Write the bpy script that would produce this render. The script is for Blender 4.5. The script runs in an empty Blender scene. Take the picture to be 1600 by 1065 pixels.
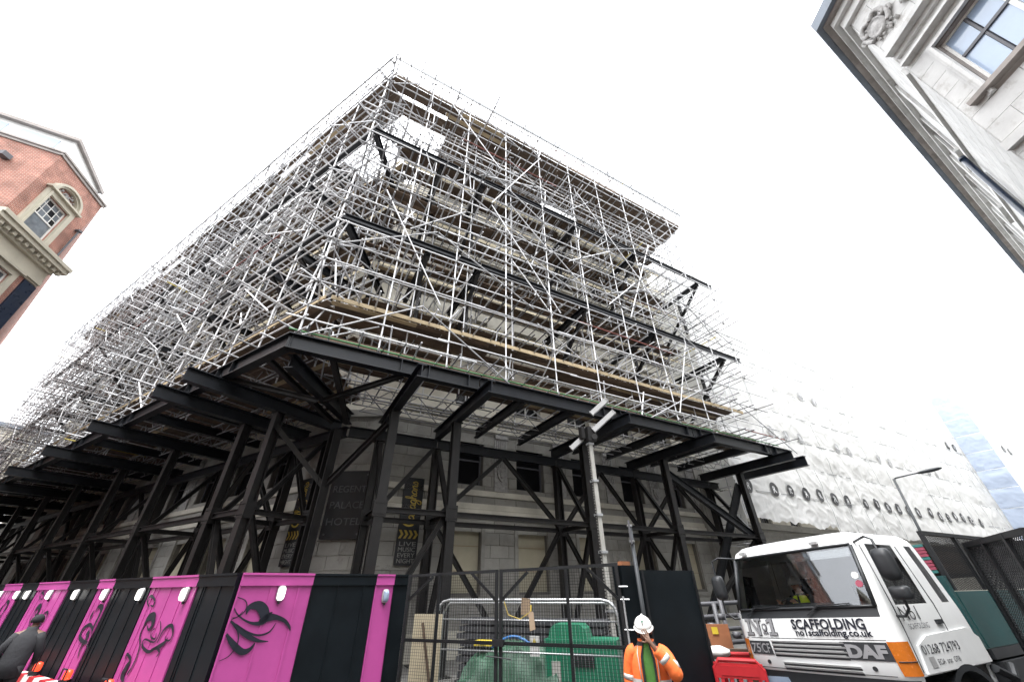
import bpy, bmesh, math, random
from mathutils import Vector as V, Matrix, noise
random.seed(7)
rad = math.radians
SC = bpy.context.scene
COL = SC.collection

# ---------------------------------------------------------------- camera
CAMPOS = V((0, 0, 2.15))
cam_d = bpy.data.cameras.new('camera')
cam = bpy.data.objects.new('camera', cam_d)
COL.objects.link(cam)
def cam_basis():
    z = V((-10, 913, 593)).normalized()          # world up seen in camera axes (right, up, forward)
    f = V((0, 0, 1)); y = (f - z * f.dot(z)).normalized()
    x = V((y.y * z.z - y.z * z.y, y.z * z.x - y.x * z.z, y.x * z.y - y.y * z.x))
    if x.x < 0: x = -x
    right = V((x.x, y.x, z.x)); up = V((x.y, y.y, z.y)); fwd = V((x.z, y.z, z.z))
    return right, up, fwd
_r, _u, _f = cam_basis()
cam.matrix_world = Matrix(((_r.x, _u.x, -_f.x, CAMPOS.x), (_r.y, _u.y, -_f.y, CAMPOS.y), (_r.z, _u.z, -_f.z, CAMPOS.z), (0, 0, 0, 1)))
cam_d.sensor_width = 36
cam_d.lens = 36 * 593 / 1600
cam_d.clip_start = .05
cam_d.clip_end = 3000
SC.camera = cam

# ---------------------------------------------------------------- world and sun (bright overcast)
SUN_EL, SUN_AZ = 70, 205
world = bpy.data.worlds.new('World'); SC.world = world
world.use_nodes = True
wn = world.node_tree.nodes; wl = world.node_tree.links
wn.clear()
wout = wn.new('ShaderNodeOutputWorld'); wbg = wn.new('ShaderNodeBackground')
sky = wn.new('ShaderNodeTexSky'); sky.sky_type = 'NISHITA'; sky.sun_disc = False
sky.sun_elevation = rad(SUN_EL); sky.sun_rotation = rad(SUN_AZ)
sky.air_density = 1.5; sky.dust_density = 6; sky.ozone_density = 1
hsv = wn.new('ShaderNodeHueSaturation'); hsv.inputs['Saturation'].default_value = .12
wmix = wn.new('ShaderNodeMixRGB'); wmix.inputs[0].default_value = .8
# standard overcast sky: luminance (1 + 2 sin elevation) / 3 of the zenith value
wtc = wn.new('ShaderNodeTexCoord'); wsx = wn.new('ShaderNodeSeparateXYZ'); wmr = wn.new('ShaderNodeMapRange')
wmr.inputs[1].default_value = 0; wmr.inputs[2].default_value = 1; wmr.inputs[3].default_value = .333; wmr.inputs[4].default_value = 1
wov = wn.new('ShaderNodeMixRGB'); wov.blend_type = 'MULTIPLY'; wov.inputs[0].default_value = 1; wov.inputs[1].default_value = (17.5, 18.0, 18.8, 1)
wl.new(wtc.outputs['Generated'], wsx.inputs[0]); wl.new(wsx.outputs['Z'], wmr.inputs[0]); wl.new(wmr.outputs[0], wov.inputs[2]); wl.new(wov.outputs[0], wmix.inputs[2])
wl.new(sky.outputs[0], hsv.inputs['Color']); wl.new(hsv.outputs[0], wmix.inputs[1]); wl.new(wmix.outputs[0], wbg.inputs[0])
wbg.inputs[1].default_value = .12
wl.new(wbg.outputs[0], wout.inputs[0])
sun_d = bpy.data.lights.new('sun', 'SUN'); sun_d.energy = 1.2; sun_d.angle = rad(25); sun_d.color = (1, .97, .93)
sun = bpy.data.objects.new('sun', sun_d); COL.objects.link(sun)
sd = V((math.sin(rad(SUN_AZ)) * math.cos(rad(SUN_EL)), math.cos(rad(SUN_AZ)) * math.cos(rad(SUN_EL)), math.sin(rad(SUN_EL))))
sun.rotation_euler = sd.to_track_quat('Z', 'Y').to_euler()
SC.view_settings.view_transform = 'Standard'; SC.view_settings.look = 'None'
SC.view_settings.gamma = 1; SC.view_settings.use_curve_mapping = False
SC.view_settings.exposure = 1.62
SC.cycles.max_bounces = 8; SC.cycles.diffuse_bounces = 4; SC.cycles.glossy_bounces = 3; SC.cycles.transmission_bounces = 6; SC.cycles.transparent_max_bounces = 8

# ---------------------------------------------------------------- helpers
def lerp(a, b, t): return a + (b - a) * t
def az(a): return V((math.sin(rad(a)), math.cos(rad(a)), 0))

class Fr:                                        # a wall frame: s along, t inwards, z up
    def __init__(s, o, d, n): s.o, s.d, s.n = V(o), V(d), V(n); s.sg = 1 if d.cross(n).z > 0 else -1
    def p(s, a, t, z): return s.o + s.d * a + s.n * t + V((0, 0, z))
    def box(s, s0, s1, t0, t1, z0, z1):
        c = s.p((s0 + s1) / 2, (t0 + t1) / 2, (z0 + z1) / 2); X = s.d * s.sg * (s1 - s0); Y = s.n * (t1 - t0)
        return Matrix(((X.x, Y.x, 0, c.x), (X.y, Y.y, 0, c.y), (0, 0, z1 - z0, c.z), (0, 0, 0, 1)))
    def face(s, a, t, z):                        # matrix for text lying on the face, read from outside
        X = s.d * s.sg; N = -s.n; c = s.p(a, t, z)
        return Matrix(((X.x, 0, N.x, c.x), (X.y, 0, N.y, c.y), (0, 1, 0, c.z), (0, 0, 0, 1)))

def basis(o):
    m = o.matrix_basis.copy()
    return basis(o.parent) @ m if o.parent else m
def link(name, data, parent=None, M=None, local=False):
    o = bpy.data.objects.new(name, data); COL.objects.link(o)
    M = M or Matrix()
    if parent:
        o.parent = parent
        o.matrix_basis = M if local else basis(parent).inverted() @ M
    else: o.matrix_basis = M
    return o
def tag(o, label=None, cat=None, group=None, kind=None):
    if label: o['label'] = label
    if cat: o['category'] = cat
    if group: o['group'] = group
    if kind: o['kind'] = kind
    return o
def thing(name, loc, label, cat, group=None, rz=0, M=None):
    o = link(name, None, None, M or (Matrix.Translation(V(loc)) @ Matrix.Rotation(rz, 4, 'Z')))
    return tag(o, label, cat, group)

class MB:
    def __init__(s): s.v, s.f, s.m = [], [], []
    def add(s, vs, fs, mi=0):
        b = len(s.v); s.v += [V(v) for v in vs]; s.f += [tuple(i + b for i in f) for f in fs]; s.m += [mi] * len(fs); return s
    def quad(s, a, b, c, d, mi=0): return s.add([a, b, c, d], [(0, 1, 2, 3)], mi)
    def mbox(s, M, mi=0):
        vs = [M @ V((x, y, z)) for x in (-.5, .5) for y in (-.5, .5) for z in (-.5, .5)]
        return s.add(vs, [(0, 1, 3, 2), (4, 6, 7, 5), (0, 4, 5, 1), (2, 3, 7, 6), (0, 2, 6, 4), (1, 5, 7, 3)], mi)
    def box(s, c, size, rz=0, mi=0):
        return s.mbox(Matrix.Translation(V(c)) @ Matrix.Rotation(rz, 4, 'Z') @ Matrix.Diagonal(V((*size, 1))), mi)
    def b2(s, a, b, mi=0):
        a, b = V(a), V(b); return s.box((a + b) / 2, [abs(q) for q in (b - a)], 0, mi)
    def bar(s, p, q, w, h, up=(0, 0, 1), mi=0):
        return s.mbox(seg(p, q, up) @ Matrix.Diagonal(V((1, w, h, 1))), mi)
    def tube(s, p, q, r, n=8, mi=0, r2=None, caps=True):
        p, q = V(p), V(q); M = seg(p, q).to_3x3(); X = M.col[1].normalized(); Y = M.col[2].normalized(); r2 = r if r2 is None else r2
        vs = []
        for k in range(n):
            a = 2 * math.pi * k / n; d = X * math.cos(a) + Y * math.sin(a); vs += [p + d * r, q + d * r2]
        fs = [(2 * k, 2 * ((k + 1) % n), 2 * ((k + 1) % n) + 1, 2 * k + 1) for k in range(n)]
        if caps: fs += [tuple(2 * k for k in range(n))[::-1], tuple(2 * k + 1 for k in range(n))]
        return s.add(vs, fs, mi)
    def path(s, pts, r, n=8, mi=0):
        pts = [V(p) for p in pts]; rs = r if isinstance(r, (list, tuple)) else [r] * len(pts)
        rings = []; prev = None
        for i, p in enumerate(pts):
            t = (pts[min(i + 1, len(pts) - 1)] - pts[max(i - 1, 0)]).normalized()
            ref = prev if prev else (V((0, 0, 1)) if abs(t.z) < .9 else V((1, 0, 0)))
            X = (ref - t * ref.dot(t)).normalized(); prev = X; Y = t.cross(X)
            rr = rs[i]; rx, ry = rr if isinstance(rr, tuple) else (rr, rr)
            rings.append([p + X * rx * math.cos(2 * math.pi * k / n) + Y * ry * math.sin(2 * math.pi * k / n) for k in range(n)])
        return s.loft(rings, True, mi)
    def loft(s, rings, caps=True, mi=0, closed=True):
        n = len(rings[0]); vs = [v for r in rings for v in r]; fs = []
        for i in range(len(rings) - 1):
            for k in range(n if closed else n - 1):
                fs.append((i * n + k, i * n + (k + 1) % n, (i + 1) * n + (k + 1) % n, (i + 1) * n + k))
        if caps and closed: fs += [tuple(range(n))[::-1], tuple((len(rings) - 1) * n + k for k in range(n))]
        return s.add(vs, fs, mi)
    def prism(s, poly, fn, d0, d1, mi=0):        # poly: 2D outline, fn(x,y,d)
        n = len(poly); vs = [fn(x, y, d0) for x, y in poly] + [fn(x, y, d1) for x, y in poly]
        fs = [tuple(range(n)), tuple(range(2 * n - 1, n - 1, -1))] + [(k, k + n, (k + 1) % n + n, (k + 1) % n) for k in range(n)]
        return s.add(vs, fs, mi)
    def mesh(s, name, mats, smooth=False):
        me = bpy.data.meshes.new(name); me.from_pydata(s.v, [], s.f)
        mats = mats if isinstance(mats, (list, tuple)) else [mats]
        for m in mats: me.materials.append(m)
        if len(mats) > 1: me.polygons.foreach_set('material_index', s.m)
        bm = bmesh.new(); bm.from_mesh(me); bmesh.ops.recalc_face_normals(bm, faces=bm.faces); bm.to_mesh(me); bm.free()
        if smooth: me.polygons.foreach_set('use_smooth', [True] * len(me.polygons))
        me.update(); return me
    def build(s, name, mats, parent=None, smooth=False, local=False, M=None):
        return link(name, s.mesh(name, mats, smooth), parent, M, local)

def seg(p, q, up=(0, 0, 1)):                     # X along p-q scaled to its length
    p, q = V(p), V(q); d = q - p; L = d.length; x = d / L; up = V(up)
    if abs(x.dot(up)) > .99: up = V((0, 1, 0)) if abs(x.y) < .9 else V((1, 0, 0))
    y = up.cross(x).normalized(); z = x.cross(y); c = (p + q) / 2
    return Matrix(((x.x * L, y.x, z.x, c.x), (x.y * L, y.y, z.y, c.y), (x.z * L, y.z, z.z, c.z), (0, 0, 0, 1)))

_unit = {}
def unit_cube(m):
    k = ('c', m.name)
    if k not in _unit: _unit[k] = MB().mbox(Matrix()).mesh('block', m)
    return _unit[k]
def unit_tube(m, n=8):
    k = ('t', m.name, n)
    if k not in _unit: _unit[k] = MB().tube((-.5, 0, 0), (.5, 0, 0), 1, n).mesh('tube', m)
    return _unit[k]
def ibeam(m, h, w, tw, tf):
    k = ('i', m.name, h, w)
    if k not in _unit:
        b = MB()
        pr = [(-w / 2, -h / 2), (w / 2, -h / 2), (w / 2, -h / 2 + tf), (tw / 2, -h / 2 + tf), (tw / 2, h / 2 - tf), (w / 2, h / 2 - tf), (w / 2, h / 2), (-w / 2, h / 2), (-w / 2, h / 2 - tf), (-tw / 2, h / 2 - tf), (-tw / 2, -h / 2 + tf), (-w / 2, -h / 2 + tf)]
        b.prism(pr, lambda x, y, d: V((d, x, y)), -.5, .5)
        _unit[k] = b.mesh('steel_beam', m)
    return _unit[k]

# ---------------------------------------------------------------- materials
def mat(name, col, rough=.8, metal=0, var=.15, scale=2.5, col2=None, bump=0, bscale=30, rnd=0, streak=0, emit=None, estr=0, spec=.5, rust=None, rustamt=.5):
    m = bpy.data.materials.new(name); m.use_nodes = True
    nt = m.node_tree; N = nt.nodes; Lk = nt.links; B = N['Principled BSDF']
    B.inputs['Roughness'].default_value = rough; B.inputs['Metallic'].default_value = metal
    B.inputs['Specular IOR Level'].default_value = spec
    geo = N.new('ShaderNodeNewGeometry')
    nz = N.new('ShaderNodeTexNoise'); nz.inputs['Scale'].default_value = scale; nz.inputs['Detail'].default_value = 6; nz.inputs['Roughness'].default_value = .65
    if streak:
        mp = N.new('ShaderNodeMapping'); mp.inputs['Scale'].default_value = (1, 1, streak); Lk.new(geo.outputs['Position'], mp.inputs[0]); Lk.new(mp.outputs[0], nz.inputs['Vector'])
    else: Lk.new(geo.outputs['Position'], nz.inputs['Vector'])
    mr = N.new('ShaderNodeMapRange'); mr.inputs[1].default_value = .3; mr.inputs[2].default_value = .7
    Lk.new(nz.outputs[0], mr.inputs[0])
    mx = N.new('ShaderNodeMixRGB')
    c2 = col2 or tuple(c * (1 + var) for c in col); c1 = col if col2 else tuple(c * (1 - var) for c in col)
    mx.inputs[1].default_value = (*c1, 1); mx.inputs[2].default_value = (*c2, 1)
    Lk.new(mr.outputs[0], mx.inputs[0]); out = mx.outputs[0]
    if rust:
        n3 = N.new('ShaderNodeTexNoise'); n3.inputs['Scale'].default_value = 1.7; n3.inputs['Detail'].default_value = 8; n3.inputs['Roughness'].default_value = .75
        Lk.new(geo.outputs['Position'], n3.inputs['Vector'])
        m3 = N.new('ShaderNodeMapRange'); m3.inputs[1].default_value = .75 - .3 * rustamt; m3.inputs[2].default_value = .85 - .2 * rustamt; Lk.new(n3.outputs[0], m3.inputs[0])
        x3 = N.new('ShaderNodeMixRGB'); x3.inputs[2].default_value = (*rust, 1); Lk.new(m3.outputs[0], x3.inputs[0]); Lk.new(out, x3.inputs[1]); out = x3.outputs[0]
    if rnd:
        oi = N.new('ShaderNodeObjectInfo'); m2 = N.new('ShaderNodeMapRange'); m2.inputs[3].default_value = 1 - rnd; m2.inputs[4].default_value = 1 + rnd
        Lk.new(oi.outputs['Random'], m2.inputs[0])
        mu = N.new('ShaderNodeMixRGB'); mu.blend_type = 'MULTIPLY'; mu.inputs[0].default_value = 1
        Lk.new(out, mu.inputs[1]); Lk.new(m2.outputs[0], mu.inputs[2]); out = mu.outputs[0]
    Lk.new(out, B.inputs['Base Color'])
    r2 = N.new('ShaderNodeMapRange'); r2.inputs[3].default_value = max(.03, rough - .12); r2.inputs[4].default_value = min(1, rough + .12)
    Lk.new(nz.outputs[0], r2.inputs[0]); Lk.new(r2.outputs[0], B.inputs['Roughness'])
    if bump:
        nb = N.new('ShaderNodeTexNoise'); nb.inputs['Scale'].default_value = bscale; nb.inputs['Detail'].default_value = 5; Lk.new(geo.outputs['Position'], nb.inputs['Vector'])
        bp = N.new('ShaderNodeBump'); bp.inputs['Strength'].default_value = bump; bp.inputs['Distance'].default_value = .02
        Lk.new(nb.outputs[0], bp.inputs['Height']); Lk.new(bp.outputs[0], B.inputs['Normal'])
    if emit: B.inputs['Emission Color'].default_value = (*emit, 1); B.inputs['Emission Strength'].default_value = estr
    return m

M = {}
M['asphalt'] = mat('asphalt', (.05, .05, .052), .9, var=.3, scale=4, bump=.4, bscale=120)
M['paving'] = mat('paving', (.15, .145, .135), .85, var=.2, scale=2, bump=.2, rnd=.12)
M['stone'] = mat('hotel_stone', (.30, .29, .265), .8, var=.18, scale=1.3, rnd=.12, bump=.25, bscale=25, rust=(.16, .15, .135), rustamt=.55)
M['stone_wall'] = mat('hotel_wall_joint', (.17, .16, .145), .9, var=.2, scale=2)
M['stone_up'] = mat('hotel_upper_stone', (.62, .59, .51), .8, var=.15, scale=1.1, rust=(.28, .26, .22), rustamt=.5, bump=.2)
M['void'] = mat('dark_interior', (.008, .008, .009), .9, spec=.1)
M['board_cream'] = mat('window_board', (.46, .42, .31), .7, var=.1, scale=1.5, rnd=.06)
M['steel'] = mat('gantry_steel', (.008, .0095, .013), .42, .2, var=.35, scale=3, rust=(.016, .013, .012), rustamt=.6, rnd=.2, bump=.1)
M['steel_col'] = mat('column_steel', (.013, .0118, .0118), .5, .2, var=.35, scale=2.5, rust=(.027, .020, .017), rustamt=.7, rnd=.25, bump=.1)
M['tube'] = mat('galvanised_tube', (.42, .42, .43), .42, .12, var=.2, scale=2.2, rnd=.38, rust=(.26, .21, .18), rustamt=.3)
M['tube_light'] = mat('galvanised_tube_new', (.76, .76, .77), .38, .1, var=.12, scale=2, rnd=.12)
M['rail_grey'] = mat('weathered_edge_rail', (.17, .175, .18), .5, .2, var=.2)  # grey darkened to offset overexposure of the rail against the sky
M['tube_old'] = mat('weathered_tube', (.17, .17, .175), .5, .15, var=.2, rnd=.25)  # colour darkened so poles stay grey against the blown-out sky
M['tube_green'] = mat('green_tube', (.06, .20, .07), .5, .1, var=.2)
M['tube_red'] = mat('red_oxide_tube', (.24, .07, .055), .6, .1, var=.25)
M['tube_yellow'] = mat('yellow_tube', (.45, .36, .06), .5, .1, var=.2)
M['coupler'] = mat('coupler_steel', (.26, .255, .25), .5, .5, var=.35, scale=6)
M['plank'] = mat('scaffold_plank', (.155, .108, .072), .85, col2=(.085, .058, .042), scale=1.6, rnd=.4, bump=.2)
M['plank_new'] = mat('pale_plank', (.46, .36, .22), .75, var=.18, scale=2, rnd=.2)
M['toe'] = mat('toe_board', (.55, .48, .34), .75, var=.15, scale=1.2, rnd=.2)
M['alu'] = mat('lattice_aluminium', (.27, .27, .28), .45, .3, var=.2, scale=2)
def mat_sheet(name, c):
    m = mat(name, c, .55, 0, var=.06, scale=.9, bump=.6, bscale=4.5)
    nt = m.node_tree; B = nt.nodes['Principled BSDF']; tr = nt.nodes.new('ShaderNodeBsdfTranslucent'); tr.inputs[0].default_value = (*c, 1)
    mx = nt.nodes.new('ShaderNodeMixShader'); mx.inputs[0].default_value = .35
    nt.links.new(B.outputs[0], mx.inputs[1]); nt.links.new(tr.outputs[0], mx.inputs[2]); nt.links.new(mx.outputs[0], nt.nodes['Material Output'].inputs[0])
    return m
M['sheet'] = mat_sheet('white_sheeting', (.86, .86, .85))
M['logo_faint'] = mat('faded_roundel_print', (.40, .40, .40), .6, var=.15)  # paler print imitates logos washed out by overexposure
M['sheet_blue'] = mat_sheet('bluish_sheeting', (.46, .53, .66))  # shadow tint put into the sheet colour
M['logo_dark'] = mat('roundel_print', (.05, .05, .052), .6, var=.1)
M['logo_light'] = mat('roundel_letter', (.7, .7, .7), .6, var=.05)
M['pink'] = mat('pink_paint', (.46, .068, .285), .45, var=.10, scale=1.2, rust=(.32, .045, .20), rustamt=.3)
M['black_gloss'] = mat('black_paint', (.007, .010, .0125), .42, spec=.15, var=.3, scale=1.5, rust=(.03, .034, .036), rustamt=.35)
M['print_black'] = mat('motif_print', (.008, .010, .02), .5, var=.1)
M['lens'] = mat('bulkhead_lens', (.75, .75, .73), .3, emit=(1, 1, .95), estr=1.1)
M['lamp_grey'] = mat('bulkhead_body', (.38, .38, .38), .5, var=.1)
M['red_lens'] = mat('hazard_lens', (.55, .05, .02), .25, emit=(1, .06, .02), estr=.7)
M['red'] = mat('red_plastic', (.42, .016, .022), .45, var=.12)
M['white_paint'] = mat('white_plastic', (.62, .62, .60), .5, var=.1)
M['black_metal'] = mat('black_gate_steel', (.012, .013, .015), .5, .2, var=.3)
M['galv'] = mat('galvanised_fence', (.45, .46, .47), .4, .5, var=.15)
M['green_tank'] = mat('green_cabinet', (.012, .16, .085), .45, var=.15, rust=(.03, .10, .07), rustamt=.3)
M['tarp'] = mat('green_tarpaulin', (.028, .085, .050), .6, var=.3, scale=3, bump=.5, bscale=8)
M['blue'] = mat('blue_hose', (.03, .14, .36), .5, var=.1)
M['yellow'] = mat('yellow_panel', (.62, .47, .04), .5, var=.1)
M['card'] = mat('brown_card', (.34, .25, .17), .8, var=.1)
M['gold'] = mat('gold_print', (.50, .36, .06), .5, var=.15)
M['banner_text'] = mat('banner_text_print', (.24, .235, .22), .6, var=.1)
M['offwhite'] = mat('offwhite_print', (.40, .39, .36), .6, var=.1)
M['sign_black'] = mat('sign_board', (.012, .013, .016), .45, var=.3)
M['sign_letter'] = mat('sign_letter', (.10, .105, .11), .5, var=.1)
M['truck_white'] = mat('truck_paint', (.74, .75, .75), .22, var=.04, scale=1.5, spec=.6, rust=(.44, .42, .39), rustamt=.26)
M['truck_black'] = mat('truck_plastic', (.022, .024, .027), .5, var=.2)
M['rubber'] = mat('tyre_rubber', (.02, .02, .02), .85, var=.2)
M['amber'] = mat('amber_lens', (.46, .125, .012), .25, var=.12, scale=20)
M['truck_grey'] = mat('badge_grey', (.26, .26, .27), .5, var=.05)
M['teal'] = mat('teal_steel', (.013, .062, .064), .5, var=.2)
M['end_pink'] = mat('pink_board_end', (.30, .055, .09), .7, var=.2)
M['end_teal'] = mat('teal_board_end', (.035, .16, .15), .7, var=.2)
M['hivis_orange'] = mat('orange_jacket', (.85, .17, .035), .7, var=.12, scale=9, bump=.5, bscale=14)
M['hivis_yellow'] = mat('yellow_vest', (.55, .70, .04), .7, var=.1)
M['reflect'] = mat('reflective_tape', (.58, .58, .56), .35, .2, var=.1)
M['green_shirt'] = mat('green_shirt', (.07, .20, .035), .8, var=.15, bump=.3)
M['dark_cloth'] = mat('dark_cloth', (.018, .018, .021), .85, var=.25, bump=.3)
M['grey_cloth'] = mat('grey_cloth', (.028, .029, .033), .85, var=.2, bump=.4, bscale=20)
M['skin'] = mat('skin', (.16, .082, .052), .55, var=.1, scale=12)
M['skin_light'] = mat('skin_light', (.45, .27, .2), .55, var=.08, scale=12)
M['hat_white'] = mat('helmet_white', (.78, .78, .76), .3, var=.03)
M['ply'] = mat('plywood_panel', (.42, .37, .26), .75, var=.12)
M['orange_ply'] = mat('orange_ply', (.32, .13, .06), .8, var=.25)
M['right_stone'] = mat('portland_stone', (.58, .575, .56), .75, var=.16, scale=.8, rnd=.06, bump=.15, bscale=12, rust=(.36, .34, .31), rustamt=.7)
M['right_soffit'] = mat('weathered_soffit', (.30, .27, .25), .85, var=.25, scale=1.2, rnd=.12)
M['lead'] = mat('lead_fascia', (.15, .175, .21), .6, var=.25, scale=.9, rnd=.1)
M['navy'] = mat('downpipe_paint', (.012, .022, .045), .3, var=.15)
M['frame_white'] = mat('sash_paint', (.74, .73, .70), .5, var=.06)
M['frame_dark'] = mat('dark_window_frame', (.10, .10, .11), .5, var=.1)
M['tan_stone'] = mat('tan_stone', (.50, .46, .37), .8, var=.12, scale=1, rnd=.06, bump=.2, rust=(.36, .33, .27), rustamt=.4)
M['lampgrey'] = mat('lamp_post_grey', (.05, .055, .06), .5, .2, var=.1)
M['carve'] = mat('carved_stone', (.36, .35, .34), .85, var=.35, scale=9)

def mat_brick(name, c1, c2, mort):
    m = bpy.data.materials.new(name); m.use_nodes = True
    nt = m.node_tree; N = nt.nodes; Lk = nt.links; B = N['Principled BSDF']; B.inputs['Roughness'].default_value = .85
    uv = N.new('ShaderNodeUVMap')
    br = N.new('ShaderNodeTexBrick'); br.inputs['Scale'].default_value = 1; br.inputs['Brick Width'].default_value = .225; br.inputs['Row Height'].default_value = .075; br.inputs['Mortar Size'].default_value = .011
    br.inputs['Color1'].default_value = (*c1, 1); br.inputs['Color2'].default_value = (*c2, 1); br.inputs['Mortar'].default_value = (*mort, 1)
    Lk.new(uv.outputs[0], br.inputs['Vector'])
    nz = N.new('ShaderNodeTexNoise'); nz.inputs['Scale'].default_value = 1.4; nz.inputs['Detail'].default_value = 8; geo = N.new('ShaderNodeNewGeometry'); Lk.new(geo.outputs['Position'], nz.inputs['Vector'])
    mr = N.new('ShaderNodeMapRange'); mr.inputs[1].default_value = .35; mr.inputs[2].default_value = .65; mr.inputs[3].default_value = .72; mr.inputs[4].default_value = 1.2; Lk.new(nz.outputs[0], mr.inputs[0])
    mu = N.new('ShaderNodeMixRGB'); mu.blend_type = 'MULTIPLY'; mu.inputs[0].default_value = 1; Lk.new(br.outputs[0], mu.inputs[1]); Lk.new(mr.outputs[0], mu.inputs[2])
    Lk.new(mu.outputs[0], B.inputs['Base Color'])
    bp = N.new('ShaderNodeBump'); bp.inputs['Strength'].default_value = .5; bp.inputs['Distance'].default_value = .01; bp.invert = True; Lk.new(br.outputs['Fac'], bp.inputs['Height']); Lk.new(bp.outputs[0], B.inputs['Normal'])
    return m
M['brick'] = mat_brick('red_brick', (.38, .125, .08), (.27, .08, .052), (.46, .36, .30))

def mat_glass(name, tint, alpha, rough=.03):
    m = bpy.data.materials.new(name); m.use_nodes = True
    nt = m.node_tree; N = nt.nodes; Lk = nt.links; N.remove(N['Principled BSDF'])
    gl = N.new('ShaderNodeBsdfGlossy'); gl.inputs['Roughness'].default_value = rough; gl.inputs[0].default_value = (.95, .97, 1, 1)
    tr = N.new('ShaderNodeBsdfTransparent'); tr.inputs[0].default_value = (*tint, 1)
    fr = N.new('ShaderNodeFresnel'); fr.inputs[0].default_value = 1.5
    mr = N.new('ShaderNodeMapRange'); mr.inputs[3].default_value = alpha; mr.inputs[4].default_value = 1; Lk.new(fr.outputs[0], mr.inputs[0])
    mx = N.new('ShaderNodeMixShader'); Lk.new(mr.outputs[0], mx.inputs[0]); Lk.new(tr.outputs[0], mx.inputs[1]); Lk.new(gl.outputs[0], mx.inputs[2]); Lk.new(mx.outputs[0], N['Material Output'].inputs[0])
    return m
M['windscreen'] = mat_glass('windscreen_glass', (.94, .96, .95), .08)
M['side_glass'] = mat_glass('side_window_glass', (.72, .75, .75), .05)
M['pane'] = mat('window_pane', (.30, .38, .50), .08, var=.08, scale=.7, spec=.9)  # blue base colour stands in for reflected sky
M['pane_grey'] = mat('grey_pane', (.16, .18, .20), .12, var=.4, scale=2, spec=.7)
M['pane_dark'] = mat('dark_pane', (.012, .013, .016), .1, var=.2, spec=.5)

def text_mesh(body, size, m, extrude=.002, shear=0, align='LEFT', spacing=1, fat=0):
    c = bpy.data.curves.new('lettering', 'FONT'); c.body = body; c.size = size; c.extrude = extrude; c.shear = shear; c.align_x = align; c.space_character = spacing; c.resolution_u = 3; c.offset = fat
    o = bpy.data.objects.new('lettering', c); COL.objects.link(o)
    dg = bpy.context.evaluated_depsgraph_get(); me = bpy.data.meshes.new_from_object(o.evaluated_get(dg))
    bpy.data.objects.remove(o); bpy.data.curves.remove(c)
    me.materials.clear(); me.materials.append(m); return me
def text(name, body, size, m, parent, Mx, local=False, width=None, **k):
    me = text_mesh(body, size, m, **k)
    if width:
        xs = [v.co.x for v in me.vertices]; f = width / (max(xs) - min(xs))
        for v in me.vertices: v.co.x *= f
    return link(name, me, parent, Mx, local)

def catmull(pts, n=8):
    out = []
    P = [pts[0]] + list(pts) + [pts[-1]]
    for i in range(1, len(P) - 2):
        for k in range(n):
            t = k / n; a, b, c, d = P[i - 1], P[i], P[i + 1], P[i + 2]
            out.append(tuple(.5 * (2 * b[j] + (c[j] - a[j]) * t + (2 * a[j] - 5 * b[j] + 4 * c[j] - d[j]) * t * t + (3 * b[j] - a[j] - 3 * c[j] + d[j]) * t ** 3) for j in range(len(b))))
    out.append(tuple(pts[-1])); return out
def ribbon(mb, pts, fn, n=8):                    # pts: (x, y, width)
    q = catmull(pts, n); L = []; R_ = []
    for i, p in enumerate(q):
        a = q[max(i - 1, 0)]; b = q[min(i + 1, len(q) - 1)]; dx, dy = b[0] - a[0], b[1] - a[1]; l = math.hypot(dx, dy) or 1
        w = max(p[2], .0005) / 2; L.append(fn(p[0] - dy / l * w, p[1] + dx / l * w)); R_.append(fn(p[0] + dy / l * w, p[1] - dx / l * w))
    k = len(q); mb.add(L + R_, [(i, i + 1, k + i + 1, k + i) for i in range(k - 1)])

def skin(name, pts, edges, m, parent, sub=1, local=True, Mx=None):   # pts: [(pos, (rx, ry))], the first is the root
    me = bpy.data.meshes.new(name); me.from_pydata([p for p, _ in pts], edges, [])
    o = bpy.data.objects.new(name, me); COL.objects.link(o)
    o.modifiers.new('skin', 'SKIN'); s = o.modifiers.new('sub', 'SUBSURF'); s.levels = sub; s.render_levels = sub
    for i, (_, r) in enumerate(pts):
        me.skin_vertices[0].data[i].radius = r if isinstance(r, tuple) else (r, r)
        me.skin_vertices[0].data[i].use_root = i == 0
    dg = bpy.context.evaluated_depsgraph_get(); res = bpy.data.meshes.new_from_object(o.evaluated_get(dg))
    bpy.data.objects.remove(o); bpy.data.meshes.remove(me)
    res.name = name; res.materials.clear(); res.materials.append(m)
    res.polygons.foreach_set('use_smooth', [True] * len(res.polygons))
    return link(name, res, parent, Mx, local)

def wall_grid(mb, F, t, s0, s1, z0, z1, opens, depth=.35):
    S = sorted({s0, s1, *[a for o in opens for a in o[:2] if s0 < a < s1]}); Z = sorted({z0, z1, *[a for o in opens for a in o[2:] if z0 < a < z1]})
    for i in range(len(S) - 1):
        for j in range(len(Z) - 1):
            cs, cz = (S[i] + S[i + 1]) / 2, (Z[j] + Z[j + 1]) / 2
            if any(o[0] < cs < o[1] and o[2] < cz < o[3] for o in opens): continue
            mb.quad(F.p(S[i], t, Z[j]), F.p(S[i + 1], t, Z[j]), F.p(S[i + 1], t, Z[j + 1]), F.p(S[i], t, Z[j + 1]))
    for a, b, c, d in opens:
        for (p, q) in (((a, c), (b, c)), ((b, c), (b, d)), ((b, d), (a, d)), ((a, d), (a, c))):
            mb.quad(F.p(p[0], t, p[1]), F.p(q[0], t, q[1]), F.p(q[0], t + depth, q[1]), F.p(p[0], t + depth, p[1]))
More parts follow.
